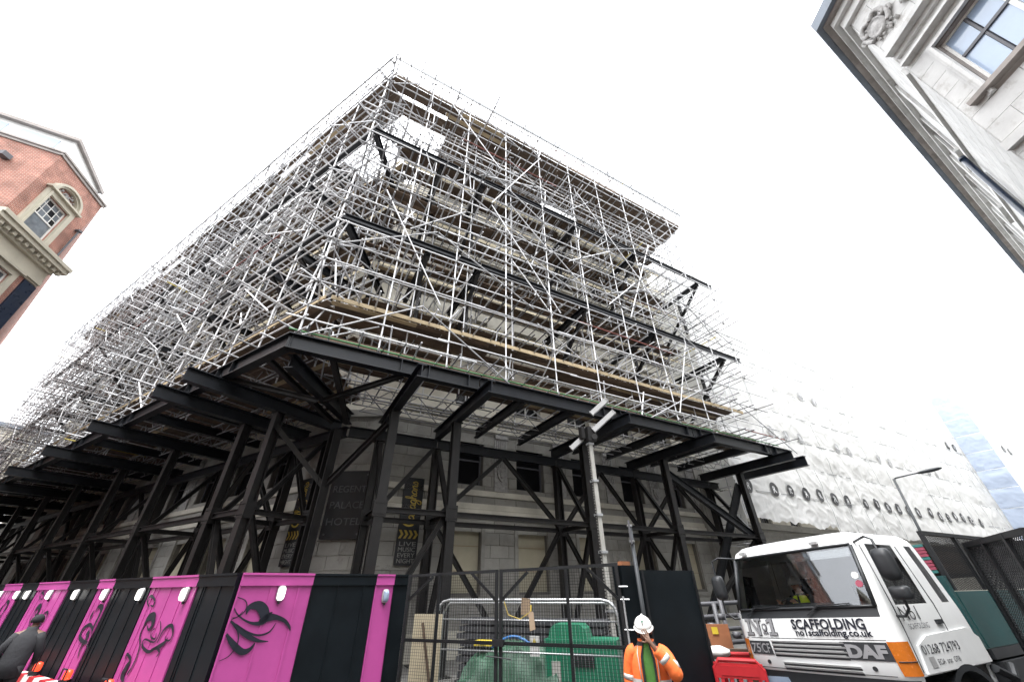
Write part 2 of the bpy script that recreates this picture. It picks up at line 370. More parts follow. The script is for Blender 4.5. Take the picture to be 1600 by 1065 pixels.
def ashlar_rects(s0, s1, z0, z1, ch, bl, opens, rng):
    out = []; n = max(1, round((z1 - z0) / ch)); h = (z1 - z0) / n
    for r in range(n):
        za, zb = z0 + r * h, z0 + (r + 1) * h; zc = (za + zb) / 2
        iv = [(s0, s1)]
        for o in opens:
            if o[2] < zc < o[3]:
                iv = [p for a, b in iv for p in ((a, min(b, o[0])), (max(a, o[1]), b)) if p[1] - p[0] > .05]
        for a, b in iv:
            k = max(1, round((b - a) / bl)); w = (b - a) / k; off = (w / 2 if r % 2 and k > 1 else 0)
            cuts = [a] + [a + off + w * i for i in range(0 if off else 1, k)] + [b]
            for i in range(len(cuts) - 1): out.append((cuts[i], cuts[i + 1], za, zb))
    return out
def unwrap_uv(o, F):
    me = o.data; uv = me.uv_layers.new(name='UVMap')
    for p in me.polygons:
        for li in p.loop_indices:
            w = me.vertices[me.loops[li].vertex_index].co - F.o; s = w.dot(F.d) + w.dot(F.n); uv.data[li].uv = (s, w.z)

# frames of the scaffolded hotel corner: platform edge corner, left street, right street
P0 = V((-6.3, 9.0, 0))
dL, dR = az(-58.6), az(61)
LF = Fr(P0, dL, V((dL.y, -dL.x, 0))); RF = Fr(P0, dR, V((-dR.y, dR.x, 0)))
def c0(t): return t * .592                       # where a row inset by t starts

# ================================================================ ground
g = MB().quad((-400, -400, 0), (400, -400, 0), (400, 400, 0), (-400, 400, 0)).build('road', M['asphalt']); tag(g, 'dark asphalt road surface', kind='structure')
def slab(name, poly, h, m, label):
    o = MB().prism(poly, lambda x, y, d: V((x, y, d)), -.05, h).build(name, m); tag(o, label, kind='structure'); return o
def pt(v): return (v.x, v.y)
slab('pavement', [pt(LF.p(-1.2, -.2, 0)), pt(RF.p(75, -.2, 0)), pt(RF.p(75, 9, 0)), pt(LF.p(70, 9, 0)), pt(LF.p(70, -.2, 0))], .12, M['paving'], 'grey paved footway around the hotel')
kb = MB()
for F, a, b in ((LF, -.6, 70), (RF, -.6, 75)): kb.mbox(F.box(a, b, -.36, -.203, -.05, .13))
tag(kb.build('kerb', M['paving']), 'stone kerb along the footway', kind='structure')

# ================================================================ hotel under scaffold
TW = 4.8
hotel = thing('hotel_building', RF.p(8, 8, 0), 'pale stone hotel building behind the scaffolding at the street corner', 'building')
CW = 4.2                                          # walls start here, a splayed face joins them
CF_a, CF_b = LF.p(CW, TW, 0), RF.p(CW, TW, 0)
cd = (CF_b - CF_a).normalized(); CF = Fr(CF_a, cd, V((-cd.y, cd.x, 0))); CLEN = (CF_b - CF_a).length
def bays(first, n, step, w): return [(first + i * step, first + i * step + w) for i in range(n)]
RB = bays(6.8, 5, 3.2, 1.5); LB = bays(6.6, 15, 3.3, 1.5)
gz, fz = (2.0, 4.25), (5.7, 7.85)
upz = [(9.4, 11.2), (12.7, 14.5), (16.0, 17.8), (19.3, 21.1)]
rng = random.Random(3)
blocks = []
for F, B_, s0, s1 in ((RF, RB, CW, 23.0), (LF, LB, CW, 58)):
    op_low = [(a, b, *gz) for a, b in B_] + [(a, b, *fz) for a, b in B_]
    op_up = [(a, b, *z) for a, b in B_ for z in upz]
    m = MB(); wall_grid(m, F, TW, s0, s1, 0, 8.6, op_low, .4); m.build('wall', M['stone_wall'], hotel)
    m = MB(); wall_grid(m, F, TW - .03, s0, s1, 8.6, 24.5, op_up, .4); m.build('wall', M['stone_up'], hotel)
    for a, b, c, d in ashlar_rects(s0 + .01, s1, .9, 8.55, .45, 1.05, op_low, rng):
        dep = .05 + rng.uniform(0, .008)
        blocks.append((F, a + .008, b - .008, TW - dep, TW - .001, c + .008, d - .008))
    m = MB()                                      # string courses
    for z, dz, pr in ((.0, .9, .14), (4.72, .16, .16), (4.9, .22, .10), (5.42, .22, .16), (8.25, .3, .2)):
        m.mbox(F.box(s0, s1, TW - pr, TW + .02, z, z + dz))
    for z in (8.6, 11.9, 15.2, 18.5, 21.7):
        m.mbox(F.box(s0, s1, TW - .25, TW - .034, z, z + .35)); m.mbox(F.box(s0, s1, TW - .40, TW - .26, z + .2, z + .36))
    m.mbox(F.box(s0 - .3, s1, TW - .6, TW + .3, 24.0, 24.52))
    m.build('string_course', M['stone_up'], hotel)
    for a, b in B_:
        if F is LF and a > 40: continue
        o = MB().mbox(F.box(a + .002, b - .002, TW + .18, TW + .22, gz[0], gz[1])).build('window_board', M['board_cream'], hotel)
        k = MB()
        for zz in (gz[0] + .7, gz[0] + 1.55): k.mbox(F.box(a + .02, b - .02, TW + .165, TW + .179, zz, zz + .02))
        k.build('batten', M['card'], o)
        fr = MB()
        for x0, x1, z0, z1 in ((a - .16, a - .002, gz[0] - .1, gz[1] + .18), (b + .002, b + .16, gz[0] - .1, gz[1] + .18), (a, b, gz[1] + .002, gz[1] + .18), (a - .25, b + .25, gz[0] - .26, gz[0] - .102)):
            fr.mbox(F.box(x0, x1, TW - .12, TW - .055, z0, z1))
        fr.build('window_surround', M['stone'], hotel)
        w = MB().mbox(F.box(a, b, TW + .36, TW + .38, fz[0], fz[1])).build('window', M['void'], hotel)
        k = MB()
        for zz in (fz[0] + .16, fz[0] + 1.2): k.mbox(F.box(a + .002, b - .002, TW + .2, TW + .25, zz, zz + .06))
        k.mbox(F.box(a + .02, a + .08, TW + .19, TW + .26, fz[0], fz[1])); k.mbox(F.box(b - .08, b - .02, TW + .19, TW + .26, fz[0], fz[1]))
        k.build('sash_bar', M['frame_dark'], w)
        for z0, z1 in upz:
            w = MB().mbox(F.box(a, b, TW + .3, TW + .32, z0, z1)).build('window', M['pane_dark'], hotel)
            k = MB(); k.mbox(F.box(a, b, TW + .24, TW + .29, (z0 + z1) / 2 - .04, (z0 + z1) / 2 + .04)); k.mbox(F.box((a + b) / 2 - .03, (a + b) / 2 + .03, TW + .25, TW + .288, z0, z1)); k.build('sash_bar', M['frame_white'], w)
    step = B_[1][0] - B_[0][0]
    for a, b in B_[:6]:                            # carved pilaster capitals between the first-floor windows
        c = b + (step - (b - a)) / 2
        m = MB()
        m.mbox(F.box(c - .32, c + .32, TW - .14, TW - .06, 5.66, 8.2)); 
        for i in range(5): m.mbox(F.box(c - .25 + i * .11, c - .19 + i * .11, TW - .19, TW - .141, 6.7, 7.9))
        sh = [(-.2, .3), (-.22, .1), (-.14, -.12), (0, -.25), (.14, -.12), (.22, .1), (.2, .3), (.08, .34), (0, .28), (-.08, .34)]
        m.prism(sh, lambda x, y, d: F.p(c + x, TW - d, 6.32 + y), .141, .24)
        m.prism([(x * .55, y * .55) for x, y in sh], lambda x, y, d: F.p(c + x, TW - d, 6.34 + y), .241, .29)
        m.mbox(F.box(c - .34, c + .34, TW - .22, TW - .142, 7.98, 8.16))
        m.build('carved_capital', M['carve'], hotel)
# splayed corner face
m = MB(); m.mbox(CF.box(0, CLEN, .0, .5, 0, 24.4)); m.build('wall', M['stone_up'], hotel)
for a, b, c, d in ashlar_rects(.02, CLEN - .02, .9, 8.55, .45, .8, [], rng): blocks.append((CF, a + .008, b - .008, -.05 - rng.uniform(0, .008), -.002, c + .008, d - .008))
m = MB()
for z, dz, pr in ((4.72, .2, .14), (8.25, .3, .2)): m.mbox(CF.box(0, CLEN, -pr, -.061, z, z + dz))
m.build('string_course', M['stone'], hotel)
m = MB(); m.prism([pt(LF.p(CW, TW + .3, 0)), pt(RF.p(CW, TW + .3, 0)), pt(RF.p(23, TW + .3, 0)), pt(RF.p(23, 20, 0)), pt(LF.p(58, 20, 0)), pt(LF.p(58, TW + .3, 0))], lambda x, y, d: V((x, y, d)), 23.9, 24.55); m.build('roof', M['right_soffit'], hotel)
m = MB(); m.quad(RF.p(23, TW, 0), RF.p(23, 20, 0), RF.p(23, 20, 24.4), RF.p(23, TW, 24.4)); m.build('wall', M['stone_up'], hotel)
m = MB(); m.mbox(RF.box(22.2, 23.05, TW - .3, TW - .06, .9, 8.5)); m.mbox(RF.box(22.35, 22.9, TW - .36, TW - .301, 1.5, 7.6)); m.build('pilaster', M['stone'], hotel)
blocks.sort(key=lambda q: (q[0].p((q[1] + q[2]) / 2, q[3], (q[5] + q[6]) / 2) - CAMPOS).length + (30 if q[5] < 1.6 else 0))
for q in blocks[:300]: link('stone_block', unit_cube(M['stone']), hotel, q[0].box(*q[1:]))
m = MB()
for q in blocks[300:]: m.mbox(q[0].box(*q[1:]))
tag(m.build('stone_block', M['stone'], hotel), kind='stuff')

# corner sign and banners
sg = thing('hotel_sign', CF.p(CLEN / 2 + .05, -.1, 3.9), 'dark hotel name board on the splayed corner wall behind the columns', 'sign')
MB().mbox(CF.box(.45, 1.95, -.22, -.1, 3.65, 6.0)).build('board', M['sign_black'], sg)
m = MB()
for x, z in ((.6, 5.85), (1.8, 5.85), (.6, 3.8), (1.8, 3.8)): m.tube(CF.p(x, -.221, z), CF.p(x, -.26, z), .035, 8)
m.build('bolt', M['sign_letter'], sg)
for i, w in enumerate(('REGENT', 'PALACE', 'HOTEL')): text('lettering', w, .34, M['sign_letter'], sg, CF.face(.56, -.222, 5.22 - i * .56), extrude=.012, width=1.25)
CURS = {  # cursive strokes: x, y, width
 'C': [[(.62, .78, .03), (.5, .95, .07), (.2, .85, .10), (.02, .45, .12), (.12, .08, .12), (.4, 0, .08), (.68, .2, .03)]],
 'a': [[(.42, .4, .04), (.25, .46, .06), (.05, .25, .08), (.12, .02, .07), (.32, .1, .05), (.44, .42, .05), (.4, .1, .08), (.5, .0, .05), (.6, .12, .02)]],
 'l': [[(0, .1, .03), (.22, .6, .05), (.24, .98, .05), (.12, .95, .05), (.1, .3, .08), (.2, 0, .06), (.36, .12, .02)]],
 'g': [[(.42, .4, .04), (.25, .46, .06), (.05, .25, .08), (.12, .02, .07), (.32, .1, .05), (.44, .42, .05), (.36, -.35, .07), (.12, -.5, .06), (0, -.32, .05), (.3, -.05, .04), (.6, .12, .02)]],
 'h': [[(0, .1, .03), (.2, .6, .05), (.22, .98, .05), (.1, .9, .06), (.04, 0, .08)], [(.05, .15, .04), (.25, .44, .06), (.38, .35, .07), (.34, .06, .08), (.46, 0, .05), (.56, .12, .02)]],
 'n': [[(.02, .42, .04), (.08, .3, .08), (.04, 0, .08)], [(.05, .15, .04), (.25, .44, .06), (.38, .35, .07), (.34, .06, .08), (.46, 0, .05), (.56, .12, .02)]],
 's': [[(.02, .05, .03), (.22, .46, .05), (.34, .2, .08), (.2, 0, .06), (.02, .06, .03)]]}
def cursive(mb, word, size, fn):
    x = 0; adv = {'C': .62, 'a': .52, 'l': .28, 'g': .52, 'h': .5, 'n': .5, 's': .4}
    for ch in word:
        for st in CURS[ch]: ribbon(mb, [((px + x) * size, py * size, w * size) for px, py, w in st], fn, 6) if False else ribbon(mb, [((px + x) * size, py * size, w * 1.5 * size) for px, py, w in st], fn, 6)
        x += adv[ch]
def banner(F, s, lab, flip):
    w, zb, zt = .78, 2.85, 5.85; a, b = s - w / 2, s + w / 2
    o = thing('wall_banner', F.p(s, TW - .1, zb), lab, 'banner', 'bar banners on the hotel wall')
    MB().mbox(F.box(a, b, TW - .16, TW - .11, zb, zt)).build('board', M['sign_black'], o)
    def P(x, y): return F.p(s + F.sg * x, TW - .163, y)   # x to the reader's right
    m = MB(); cursive(m, 'Callaghans', .42, lambda x, y: P(.14 - y, 4.12 + x * .82)); m.build('script_lettering', M['gold'], o)
    m = MB()
    for i in range(4):
        x = -.36 + i * .18; m.add([P(x, 3.98), P(x + .09, 3.98), P(x + .18, 3.84), P(x + .09, 3.70), P(x, 3.70), P(x + .09, 3.84)], [(0, 1, 2, 3, 4, 5)])
    m.build('chevron', M['gold'], o)
    for i, t_ in enumerate(('LIVE', 'MUSIC', 'EVERY', 'NIGHT')): text('lettering', t_, .2, M['banner_text'], o, Matrix.Translation(P(-.32, 3.46 - i * .18) - F.p(0, 0, 0)) @ F.face(0, 0, 0), extrude=.004, width=.62)
banner(RF, 5.3, 'black banner with gold script on right-hand hotel wall beside the corner sign', False)
banner(LF, 5.0, 'black banner with gold script on left-hand hotel wall, half behind columns', True)

# ================================================================ steel gantry carrying the scaffold
gan = thing('steel_gantry', RF.p(3, 2, 0), 'black steel column and beam gantry standing over the footway under the scaffolding', 'gantry')
UB = ibeam(M['steel'], .5, .26, .025, .035); UN = ibeam(M['steel'], .44, .26, .025, .035); UC = ibeam(M['steel_col'], .29, .29, .028, .035); BR = ibeam(M['steel_col'], .16, .15, .02, .02)
UL = ibeam(M['steel'], .38, .22, .022, .03); UM = ibeam(M['steel'], .34, .2, .02, .03); UE = ibeam(M['steel'], .27, .18, .02, .028)
def beam(name, me, p, q, up=(0, 0, 1)): return link(name, me, gan, seg(p, q, up))
NL = [3.4, 5.5, 11.2, 16.9, 23.2, 29, 35, 41, 47, 53]; NR = [3.6, 5.9, 11.8, 16.7, 22.6]
for F, NS, end in ((LF, NL, 57), (RF, NR, 24.6)):
    cuts = [0] + [s for s in NS if s > 4.5] + [end]
    for i in range(len(cuts) - 1):
        beam('edge_beam', UB, F.p(cuts[i] + (.02 if i else -.07), 0, 8.06), F.p(cuts[i + 1] - .02, 0, 8.06))
    for t in (4.1,):
        cc = [c0(t)] + [s for s in NS if s > 4.5] + [end - 1]
        for i in range(len(cc) - 1): beam('header_beam', UL, F.p(cc[i] + .01, t, 7.12), F.p(cc[i + 1] - .01, t, 7.12))
    for i, s in enumerate(NS):
        beam('needle_beam', UN, F.p(s, -1.0, 7.57), F.p(s, 4.45, 7.57))
        for t in (2.0, 4.1):
            beam('column', UC, F.p(s, t, .1), F.p(s, t, 7.325 if t < 3 else 6.92), F.n if t < 3 else F.d)
            pl = MB().mbox(F.box(s - .28, s + .28, t - .28, t + .28, .115, .145)); pl.build('base_plate', M['steel_col'], gan)
            pl = MB().mbox(F.box(s - .2, s + .2, t - .2, t + .2, (7.325 if t < 3 else 6.9), (7.345 if t < 3 else 6.925))); pl.build('cap_plate', M['steel_col'], gan)
        beam('brace', BR, F.p(s, 2.2, 4.25), F.p(s, 3.92, 6.8)); beam('brace', BR, F.p(s + .13, 2.2, 4.2), F.p(s + .13, 3.92, .6))
        beam('tie', BR, F.p(s, 2.18, 4.2), F.p(s, 3.92, 4.2))
        for t in (2.0, 4.1):                          # bolted gussets where ties and braces meet the column
            gp = MB()
            for (ds, dt) in ((.0, -.155), (.155, .0), (-.155, .0)):
                if ds: gp.mbox(F.box(s + ds - .008, s + ds + .008, t - .16, t + .16, 3.98, 4.46))
                else: gp.mbox(F.box(s - .2, s + .2, t + dt - .008, t + dt + .008, 3.98, 4.46))
            for bx in (-.13, -.05, .05, .13):
                for bz in (4.06, 4.36): gp.tube(F.p(s + bx, t - .164, bz), F.p(s + bx, t - .185, bz), .018, 6)
            gp.build('gusset_plate', M['steel_col'], gan)
        # web stiffeners and bolts where the edge beam sits on the needle
        st = MB()
        for dx in (-.45, .45): st.mbox(F.box(s + dx - .01, s + dx + .01, -.128, -.016, 7.85, 8.27))
        for dx in (-.09, .09): st.tube(F.p(s + dx, -.16, 7.74), F.p(s + dx, -.16, 7.88), .022, 6)
        st.build('stiffener', M['steel'], gan)
    for i in range(len(NS) - 1):
        a, b = NS[i], NS[i + 1]
        for t in (2.0, 4.1): beam('tie', BR, F.p(a + .17, t, 4.2), F.p(b - .17, t, 4.2))
        if b - a > 4:
            h = (a + b) / 2
            if i % 2 == 1 or F is RF: beam('brace', BR, F.p(a + .17, 4.0, 4.35), F.p(h, 4.0, 6.9)); beam('brace', BR, F.p(b - .17, 4.0, 4.35), F.p(h + .1, 4.0, 6.9))
            beam('brace', BR, F.p(a + .17, 4.0, 4.1), F.p(h, 4.0, .5)); beam('brace', BR, F.p(b - .17, 4.0, 4.1), F.p(h + .1, 4.0, .5))
            for x in (h - 1.1, h + 1.1): beam('needle_beam', UM, F.p(x, .14, 7.95), F.p(x, 4.45, 7.95))
        else: beam('brace', BR, F.p(a + .17, 2.12, .8), F.p(b - .17, 2.12, 4.1)); beam('brace', BR, F.p(a + .17, 4.0, 4.3), F.p(b - .17, 4.0, 6.9))
# corner: hips from the inner column cluster out to the platform corner
cc_in, cc_out = LF.p(c0(4.1), 4.1, 0), P0
beam('column', UC, LF.p(c0(3.4), 3.4, .1), LF.p(c0(3.4), 3.4, 6.9), dL)
beam('needle_beam', UN, V((*pt(cc_out.lerp(cc_in, .06)), 7.6)), V((*pt(cc_in), 7.6)))
for F in (LF, RF): beam('brace', BR, F.p(c0(3.4), 3.4, 5.0), F.p(3.4, 2.0, 6.9)); beam('brace', BR, F.p(c0(2) + .1, 2, 7.3), F.p(3.3, .1, 7.85)); beam('brace', BR, F.p(1.2, .15, 7.9), F.p(c0(3.4) + .2, 3.3, 7.2))
# far bracing at the right-hand end
beam('brace', UM, RF.p(16.9, 2.15, 6.8), RF.p(22.5, 2.15, 4.2)); beam('brace', UM, RF.p(22.6, 2.2, 6.8), RF.p(19.8, 4.0, .6)); beam('brace', BR, RF.p(17, 2.2, .6), RF.p(22.4, 2.2, 4.0))
beam('end_beam', UB, RF.p(24.4, -.7, 7.6), RF.p(24.4, 4.4, 7.6)); 
# edge beams, needles and raking struts at the upper levels
for zl in (14.0, 20.1):
    for F, NS, end in ((LF, NL, 50), (RF, NR, 23.9)):
        cuts = [0] + [s for s in NS if s > 4.5 and s < end] + [end]
        for i in range(len(cuts) - 1): beam('edge_beam', UE, F.p(cuts[i] + (.02 if i else c0(.4) - .05), .4, zl), F.p(cuts[i + 1] - .02, .4, zl))
        for s in NS:
            if s > end: continue
            beam('needle_beam', UM, F.p(s, .52, zl - .02), F.p(s, 4.5, zl - .02))
            if s < 40:
                beam('strut', BR, F.p(s, .7, zl - .2), F.p(s, 4.4, zl - 3.4)); beam('strut', BR, F.p(s + .3, 2.6, zl - .2), F.p(s + .3, 2.6, zl - 3.0))
    q = LF.p(c0(4.4), 4.4, 0); beam('needle_beam', UM, V((*pt(P0.lerp(q, .12)), zl - .03)), V((*pt(q), zl - .03)))
# lattice beams spanning under the deck
def lattice(name, F, t, s0, s1, z, h=.45):
    m = MB(); m.tube(F.p(s0, t, z), F.p(s1, t, z), .024, 6); m.tube(F.p(s0, t, z + h), F.p(s1, t, z + h), .024, 6)
    n = max(2, int((s1 - s0) / .5))
    for i in range(n):
        a, b = lerp(s0, s1, i / n), lerp(s0, s1, (i + 1) / n)
        m.tube(F.p(a, t, z + (h if i % 2 else 0)), F.p(b, t, z + (0 if i % 2 else h)), .018, 5)
    m.build(name, M['alu'], gan, True)
for F, end in ((RF, 23), (LF, 40)):
    for t in (1.1, 2.6, 3.3, 3.9):
        s = c0(t) + .3
        while s < end - 2: lattice('lattice_beam', F, t, s, min(s + 5.8, end), 8.32 if t < 2 else 7.9); s += 6

# ================================================================ scaffolding
scf = thing('scaffolding', P0 + V((0, 0, 8.3)), 'tall silver tube scaffolding with plank decks wrapped round the hotel corner', 'scaffolding')
TUB = {}
R_T = .0275
def T(kind, p, q, m='tube', r=R_T): TUB.setdefault(kind, []).append((V(p), V(q), m, r))
coup = MB()
def K(p, d=None):
    p = V(p); coup.box(p, (.085, .085, .10), random.uniform(0, 1.5)); 
    if random.random() < .7: coup.tube(p + V((0, 0, .02)), p + V((random.uniform(-.12, .12), random.uniform(-.12, .12), .03)), .012, 4)
J = lambda a=.03: random.uniform(-a, a)
LIFT = [8.55 + 2 * k for k in range(10)]          # last 26.55
rr = random.Random(11); random.seed(21)
for F, end, sp, tall_end in ((RF, 24.0, 2.3, 22.6), (LF, 56, 2.25, 56)):
    rows = (.2, 1.5, 2.8, 4.15)
    for ti, t in enumerate(rows):
        s = c0(t) + (.25 if ti else .02); i = 0
        while s < end:
            if not (F is LF and s > 34 and ti == 3):
                top = (27.9 if ti == 0 else 27.4) if s < tall_end else (21.3 if ti < 3 else 0)
                if top:
                    s_ = s + J(.04)
                    z = 8.0 if ti == 0 else 8.3
                    mt = 'tube_light' if ti == 0 and (F is RF or s < 12) else ('tube_light' if random.random() < .3 else 'tube')
                    # two tubes end to end
                    zm = random.choice((14.4, 15.9, 17.2)); 
                    T('standard', F.p(s_, t, z), F.p(s_, t + J(.03), zm), mt); T('standard', F.p(s_, t + .0, zm + .005), F.p(s_ + J(.03), t + J(.03), top + J(.2)), mt)
                    if ti == 0 and s < 34:      # base jack on the platform beam
                        coup.box(F.p(s_, t, 8.33), (.16, .16, .02))
                        for zz in LIFT: 
                            if zz < top: K(F.p(s_, t - .05, zz))
                    elif s < 16:
                        for zz in LIFT:
                            if zz < top: K(F.p(s_, t - .05, zz))
            s += sp; i += 1
        # ledgers
        for k, z in enumerate(LIFT):
            e = end if z < 20 else tall_end
            for extra in (((0, 1.0) if F is RF and k % 3 else (0, .5, 1.0)) if ti == 0 else ((0, 1.0) if ti == 1 and F is LF else (0,))):
                if F is LF and extra == .5 and k % 2: continue
                s = c0(t) - random.uniform(.1, .7)
                while s < e - .5:
                    L = random.choice((4.9, 6.1, 6.1)); b = min(s + L, e + random.uniform(.2, .9)) + J(.1)
                    zz = z + extra + J(.03)
                    mt = 'tube_light' if random.random() < (.55 if ti == 0 else .45 if F is LF else .3) else 'tube'
                    if random.random() < .015: mt = 'tube_red'
                    if k == 0 and ti == 0 and extra == 0 and F is RF: mt = 'tube_green'
                    T('ledger' if not extra else 'guard_rail', F.p(s, t - .05, zz), F.p(b, t - .05, zz + J(.03)), mt)
                    s = b - random.uniform(.3, .8)
    # transoms, poking out past the outer row
    for k, z in enumerate(LIFT):
        s = .25
        e = end if z < 20 else tall_end
        while s < e:
            out = -random.uniform(.12, .45) if random.random() < .55 else -random.uniform(.5, 1.15)
            t1 = random.choice((4.6, 4.5, 3.1))
            if F is LF and s > 36: t1 = 2.9
            dz = J(.05); sk = J(.12)
            T('transom', F.p(s + sk, max(out, -1.2), z + .06 + dz), F.p(s - sk + J(.08), t1, z + .06 - dz), 'tube_light' if random.random() < (.2 if F is RF else .4) else 'tube_old' if random.random() < (.4 if F is RF else .15) else ('tube_yellow' if random.random() < .012 else 'tube'))
            s += (sp / 3.5 if F is RF else sp / 2.2) + J(.15)
    # bracing in the face and across the depth
    for k in range(len(LIFT) - 1):
        z = LIFT[k]; e = end if z < 18 else tall_end
        s = .3 + (k % 2) * sp
        while s < e - 3:
            if F is LF or random.random() < .75:
                ti = random.choice((0, 0, 1, 2))
                t = (.12, 1.42, 2.72)[ti]; up = (k + int(s / sp)) % 2
                a, b = (z - .2, z + 2.2); 
                if up: a, b = b, a
                T('brace', F.p(s + J(.2), t, a), F.p(s + sp * random.choice((1, 1.5, 2)) + J(.2), t, b), 'tube_light' if random.random() < .35 else 'tube')
            s += sp * 1.5
        s = .4
        while s < e:
            if random.random() < (.85 if F is RF else .8):
                a, b = (z + .1, z + 1.95)
                t0, t1 = random.choice(((.1, 1.6), (1.4, 2.9), (.1, 2.9), (2.7, 4.3)))
                if random.random() < .5: t0, t1 = t1, t0
                T('brace', F.p(s + J(.3), t0, a), F.p(s + J(.3), t1, b), 'tube_light' if random.random() < .2 else 'tube')
            if random.random() < (.9 if F is LF else .7): T('brace', F.p(s + J(.5), random.uniform(.2, 1.5), z + J(.2)), F.p(s + random.uniform(.8, 2.6), random.uniform(1, 3), z + random.uniform(1.4, 2.4)), 'tube')
            if random.random() < .5:
                h = random.uniform(.5, 1.4); tt = random.choice((.2, 1.45, 2.75)) + J(.1); T('puncheon', F.p(s + J(.5), tt, z - .1), F.p(s + J(.5) * .1, tt, z + h), 'tube_light' if random.random() < .4 else 'tube')
            s += sp
    # long facade braces
    if F is RF:
        for (s0, z0, s1, z1) in ((9.4, 24.5, 6.2, 18.2), (6.2, 18.0, 9.8, 12.6), (3.6, 25.2, 6.6, 21.4), (12.0, 22.8, 17.6, 14.8), (17.6, 21.0, 14.4, 14.0), (16.3, 9.0, 18.3, 13.4), (4.2, 11.0, 1.4, 16.0), (9.0, 21.3, 6.0, 20.2)): T('brace', F.p(s0, .08, z0), F.p(s1, .08, z1), 'tube_light', .026)
    # top poles in pairs above the roof rail
    s = 1.6
    while s < tall_end:
        for dx in (0, .14): T('puncheon', F.p(s + dx, .25, 26.4), F.p(s + dx + J(.1), .1 + J(.1), 28.4 + J(.4)), 'tube_old')
        T('transom', F.p(s, -.9, 27.5), F.p(s, 1.8, 27.45), 'tube_old')
        s += sp if F is RF else sp * 1.0
    m_ = MB(); m_.mbox(F.box(c0(.1), tall_end, -.06, -.02, 26.62, 26.86)); m_.build('edge_rail', M['rail_grey'], scf)
for kind, L in TUB.items():
    L.sort(key=lambda q: ((q[0] + q[1]) / 2 - CAMPOS).length / max((q[1] - q[0]).length, .5) ** .5)
    for p, q, m, r in L[:300]: link(kind, unit_tube(M[m], 10), scf, seg(p, q) @ Matrix.Diagonal(V((1, r, r, 1))))
    rest = {}
    names = []
    mb = MB()
    for p, q, m, r in L[300:]:
        if m not in names: names.append(m)
        mb.tube(p, q, r, 6, names.index(m))
    if names: tag(mb.build(kind, [M[n] for n in names], scf, True), kind='stuff')
for (k, me) in _unit.items():
    if k[0] == 't':
        for p_ in me.polygons: p_.use_smooth = len(p_.vertices) == 4
tag(coup.build('coupler', M['coupler'], scf), kind='stuff')
# plank decks
PLK = []
def deck(F, z, t0, t1, s0, s1, m='plank', gaps=0):
    t = t0; 
    while t < t1 - .1:
        s = max(s0, c0(t)) + random.uniform(0, .25) - .1
        while s < s1:
            L = random.choice((3.9, 3.9, 3.0)); e = min(s + L, s1 + random.uniform(0, .3))
            if random.random() >= gaps: PLK.append((F, s, e - .01, t + .004, t + .221, z + J(.008), z + .038 + J(.004), m if random.random() < .94 else 'plank_new'))
            s = e + (.01 if random.random() < .8 else -.0)
        t += .226
for k, z in enumerate(LIFT):
    if k == 0:
        deck(RF, z + .12, .75, 2.3, 0, 23.4); deck(LF, z + .12, .5, 4.5, 0, 52)
    elif k == 1:
        deck(RF, z - .12, .9, 2.3, 0, 22, gaps=.03); deck(LF, z - .12, .9, 2.7, 0, 20, gaps=.08); deck(RF, z + .12, 3.1, 4.2, 1.5, 21, gaps=.08); deck(LF, z + .12, 3.1, 4.2, 1.5, 46, gaps=.1)
    elif k < 8:
        deck(RF, z + .12, 3.2, 4.2, 1.5, 21, gaps=.08); deck(LF, z + .12, 3.2, 4.2, 1.5, 46, gaps=.2)
        if k in (3, 5, 7): deck(RF, z + .12, 2.0, 2.8, .8, 20.5, gaps=.12)
        if k in (3, 5): deck(LF, z + .12, 1.6, 2.7, .6, 14, gaps=.15)
    elif k == 8:
        deck(RF, 25.42, .3, 2.2, 0, 22.3, gaps=.01); deck(LF, 25.42, .3, 2.2, 0, 48, gaps=.03); deck(RF, 25.38, 2.15, 4.7, 3.8, 22.2, gaps=.015); deck(LF, 25.38, 2.15, 4.7, 6.5, 46, gaps=.04)
# two heaps of planks over the platform corner
PLK.sort(key=lambda q: (q[0].p((q[1] + q[2]) / 2, q[3], q[5]) - CAMPOS).length)
for q in PLK[:300]: link('plank', unit_cube(M[q[7]]), scf, q[0].box(*q[1:7]))
m = MB()
for q in PLK[300:]: m.mbox(q[0].box(*q[1:7]), 0 if q[7] == 'plank' else 1)
tag(m.build('plank', [M['plank'], M['plank_new']], scf), kind='stuff')
for F, end in ((RF, 23), (LF, 48)):
    for k, z in enumerate(LIFT):
        if k == 9: continue
        t = {0: .72 if F is RF else .46, 1: .87, 8: .27}.get(k, 3.16); s = c0(t) + .1; z = {1: z - .24, 8: 25.25}.get(k, z)
        e = 22.3 if (k >= 6 and F is RF) else end
        while s < e: 
            b = min(s + 3.9, e)
            link('toe_board', unit_cube(M['plank' if k in (0, 8) else 'plank_new' if k == 1 else 'toe']), scf, F.box(s, b - .01, t - .038, t, z + .17, z + (.33 if k == 1 else .395) + J(.01))); s = b

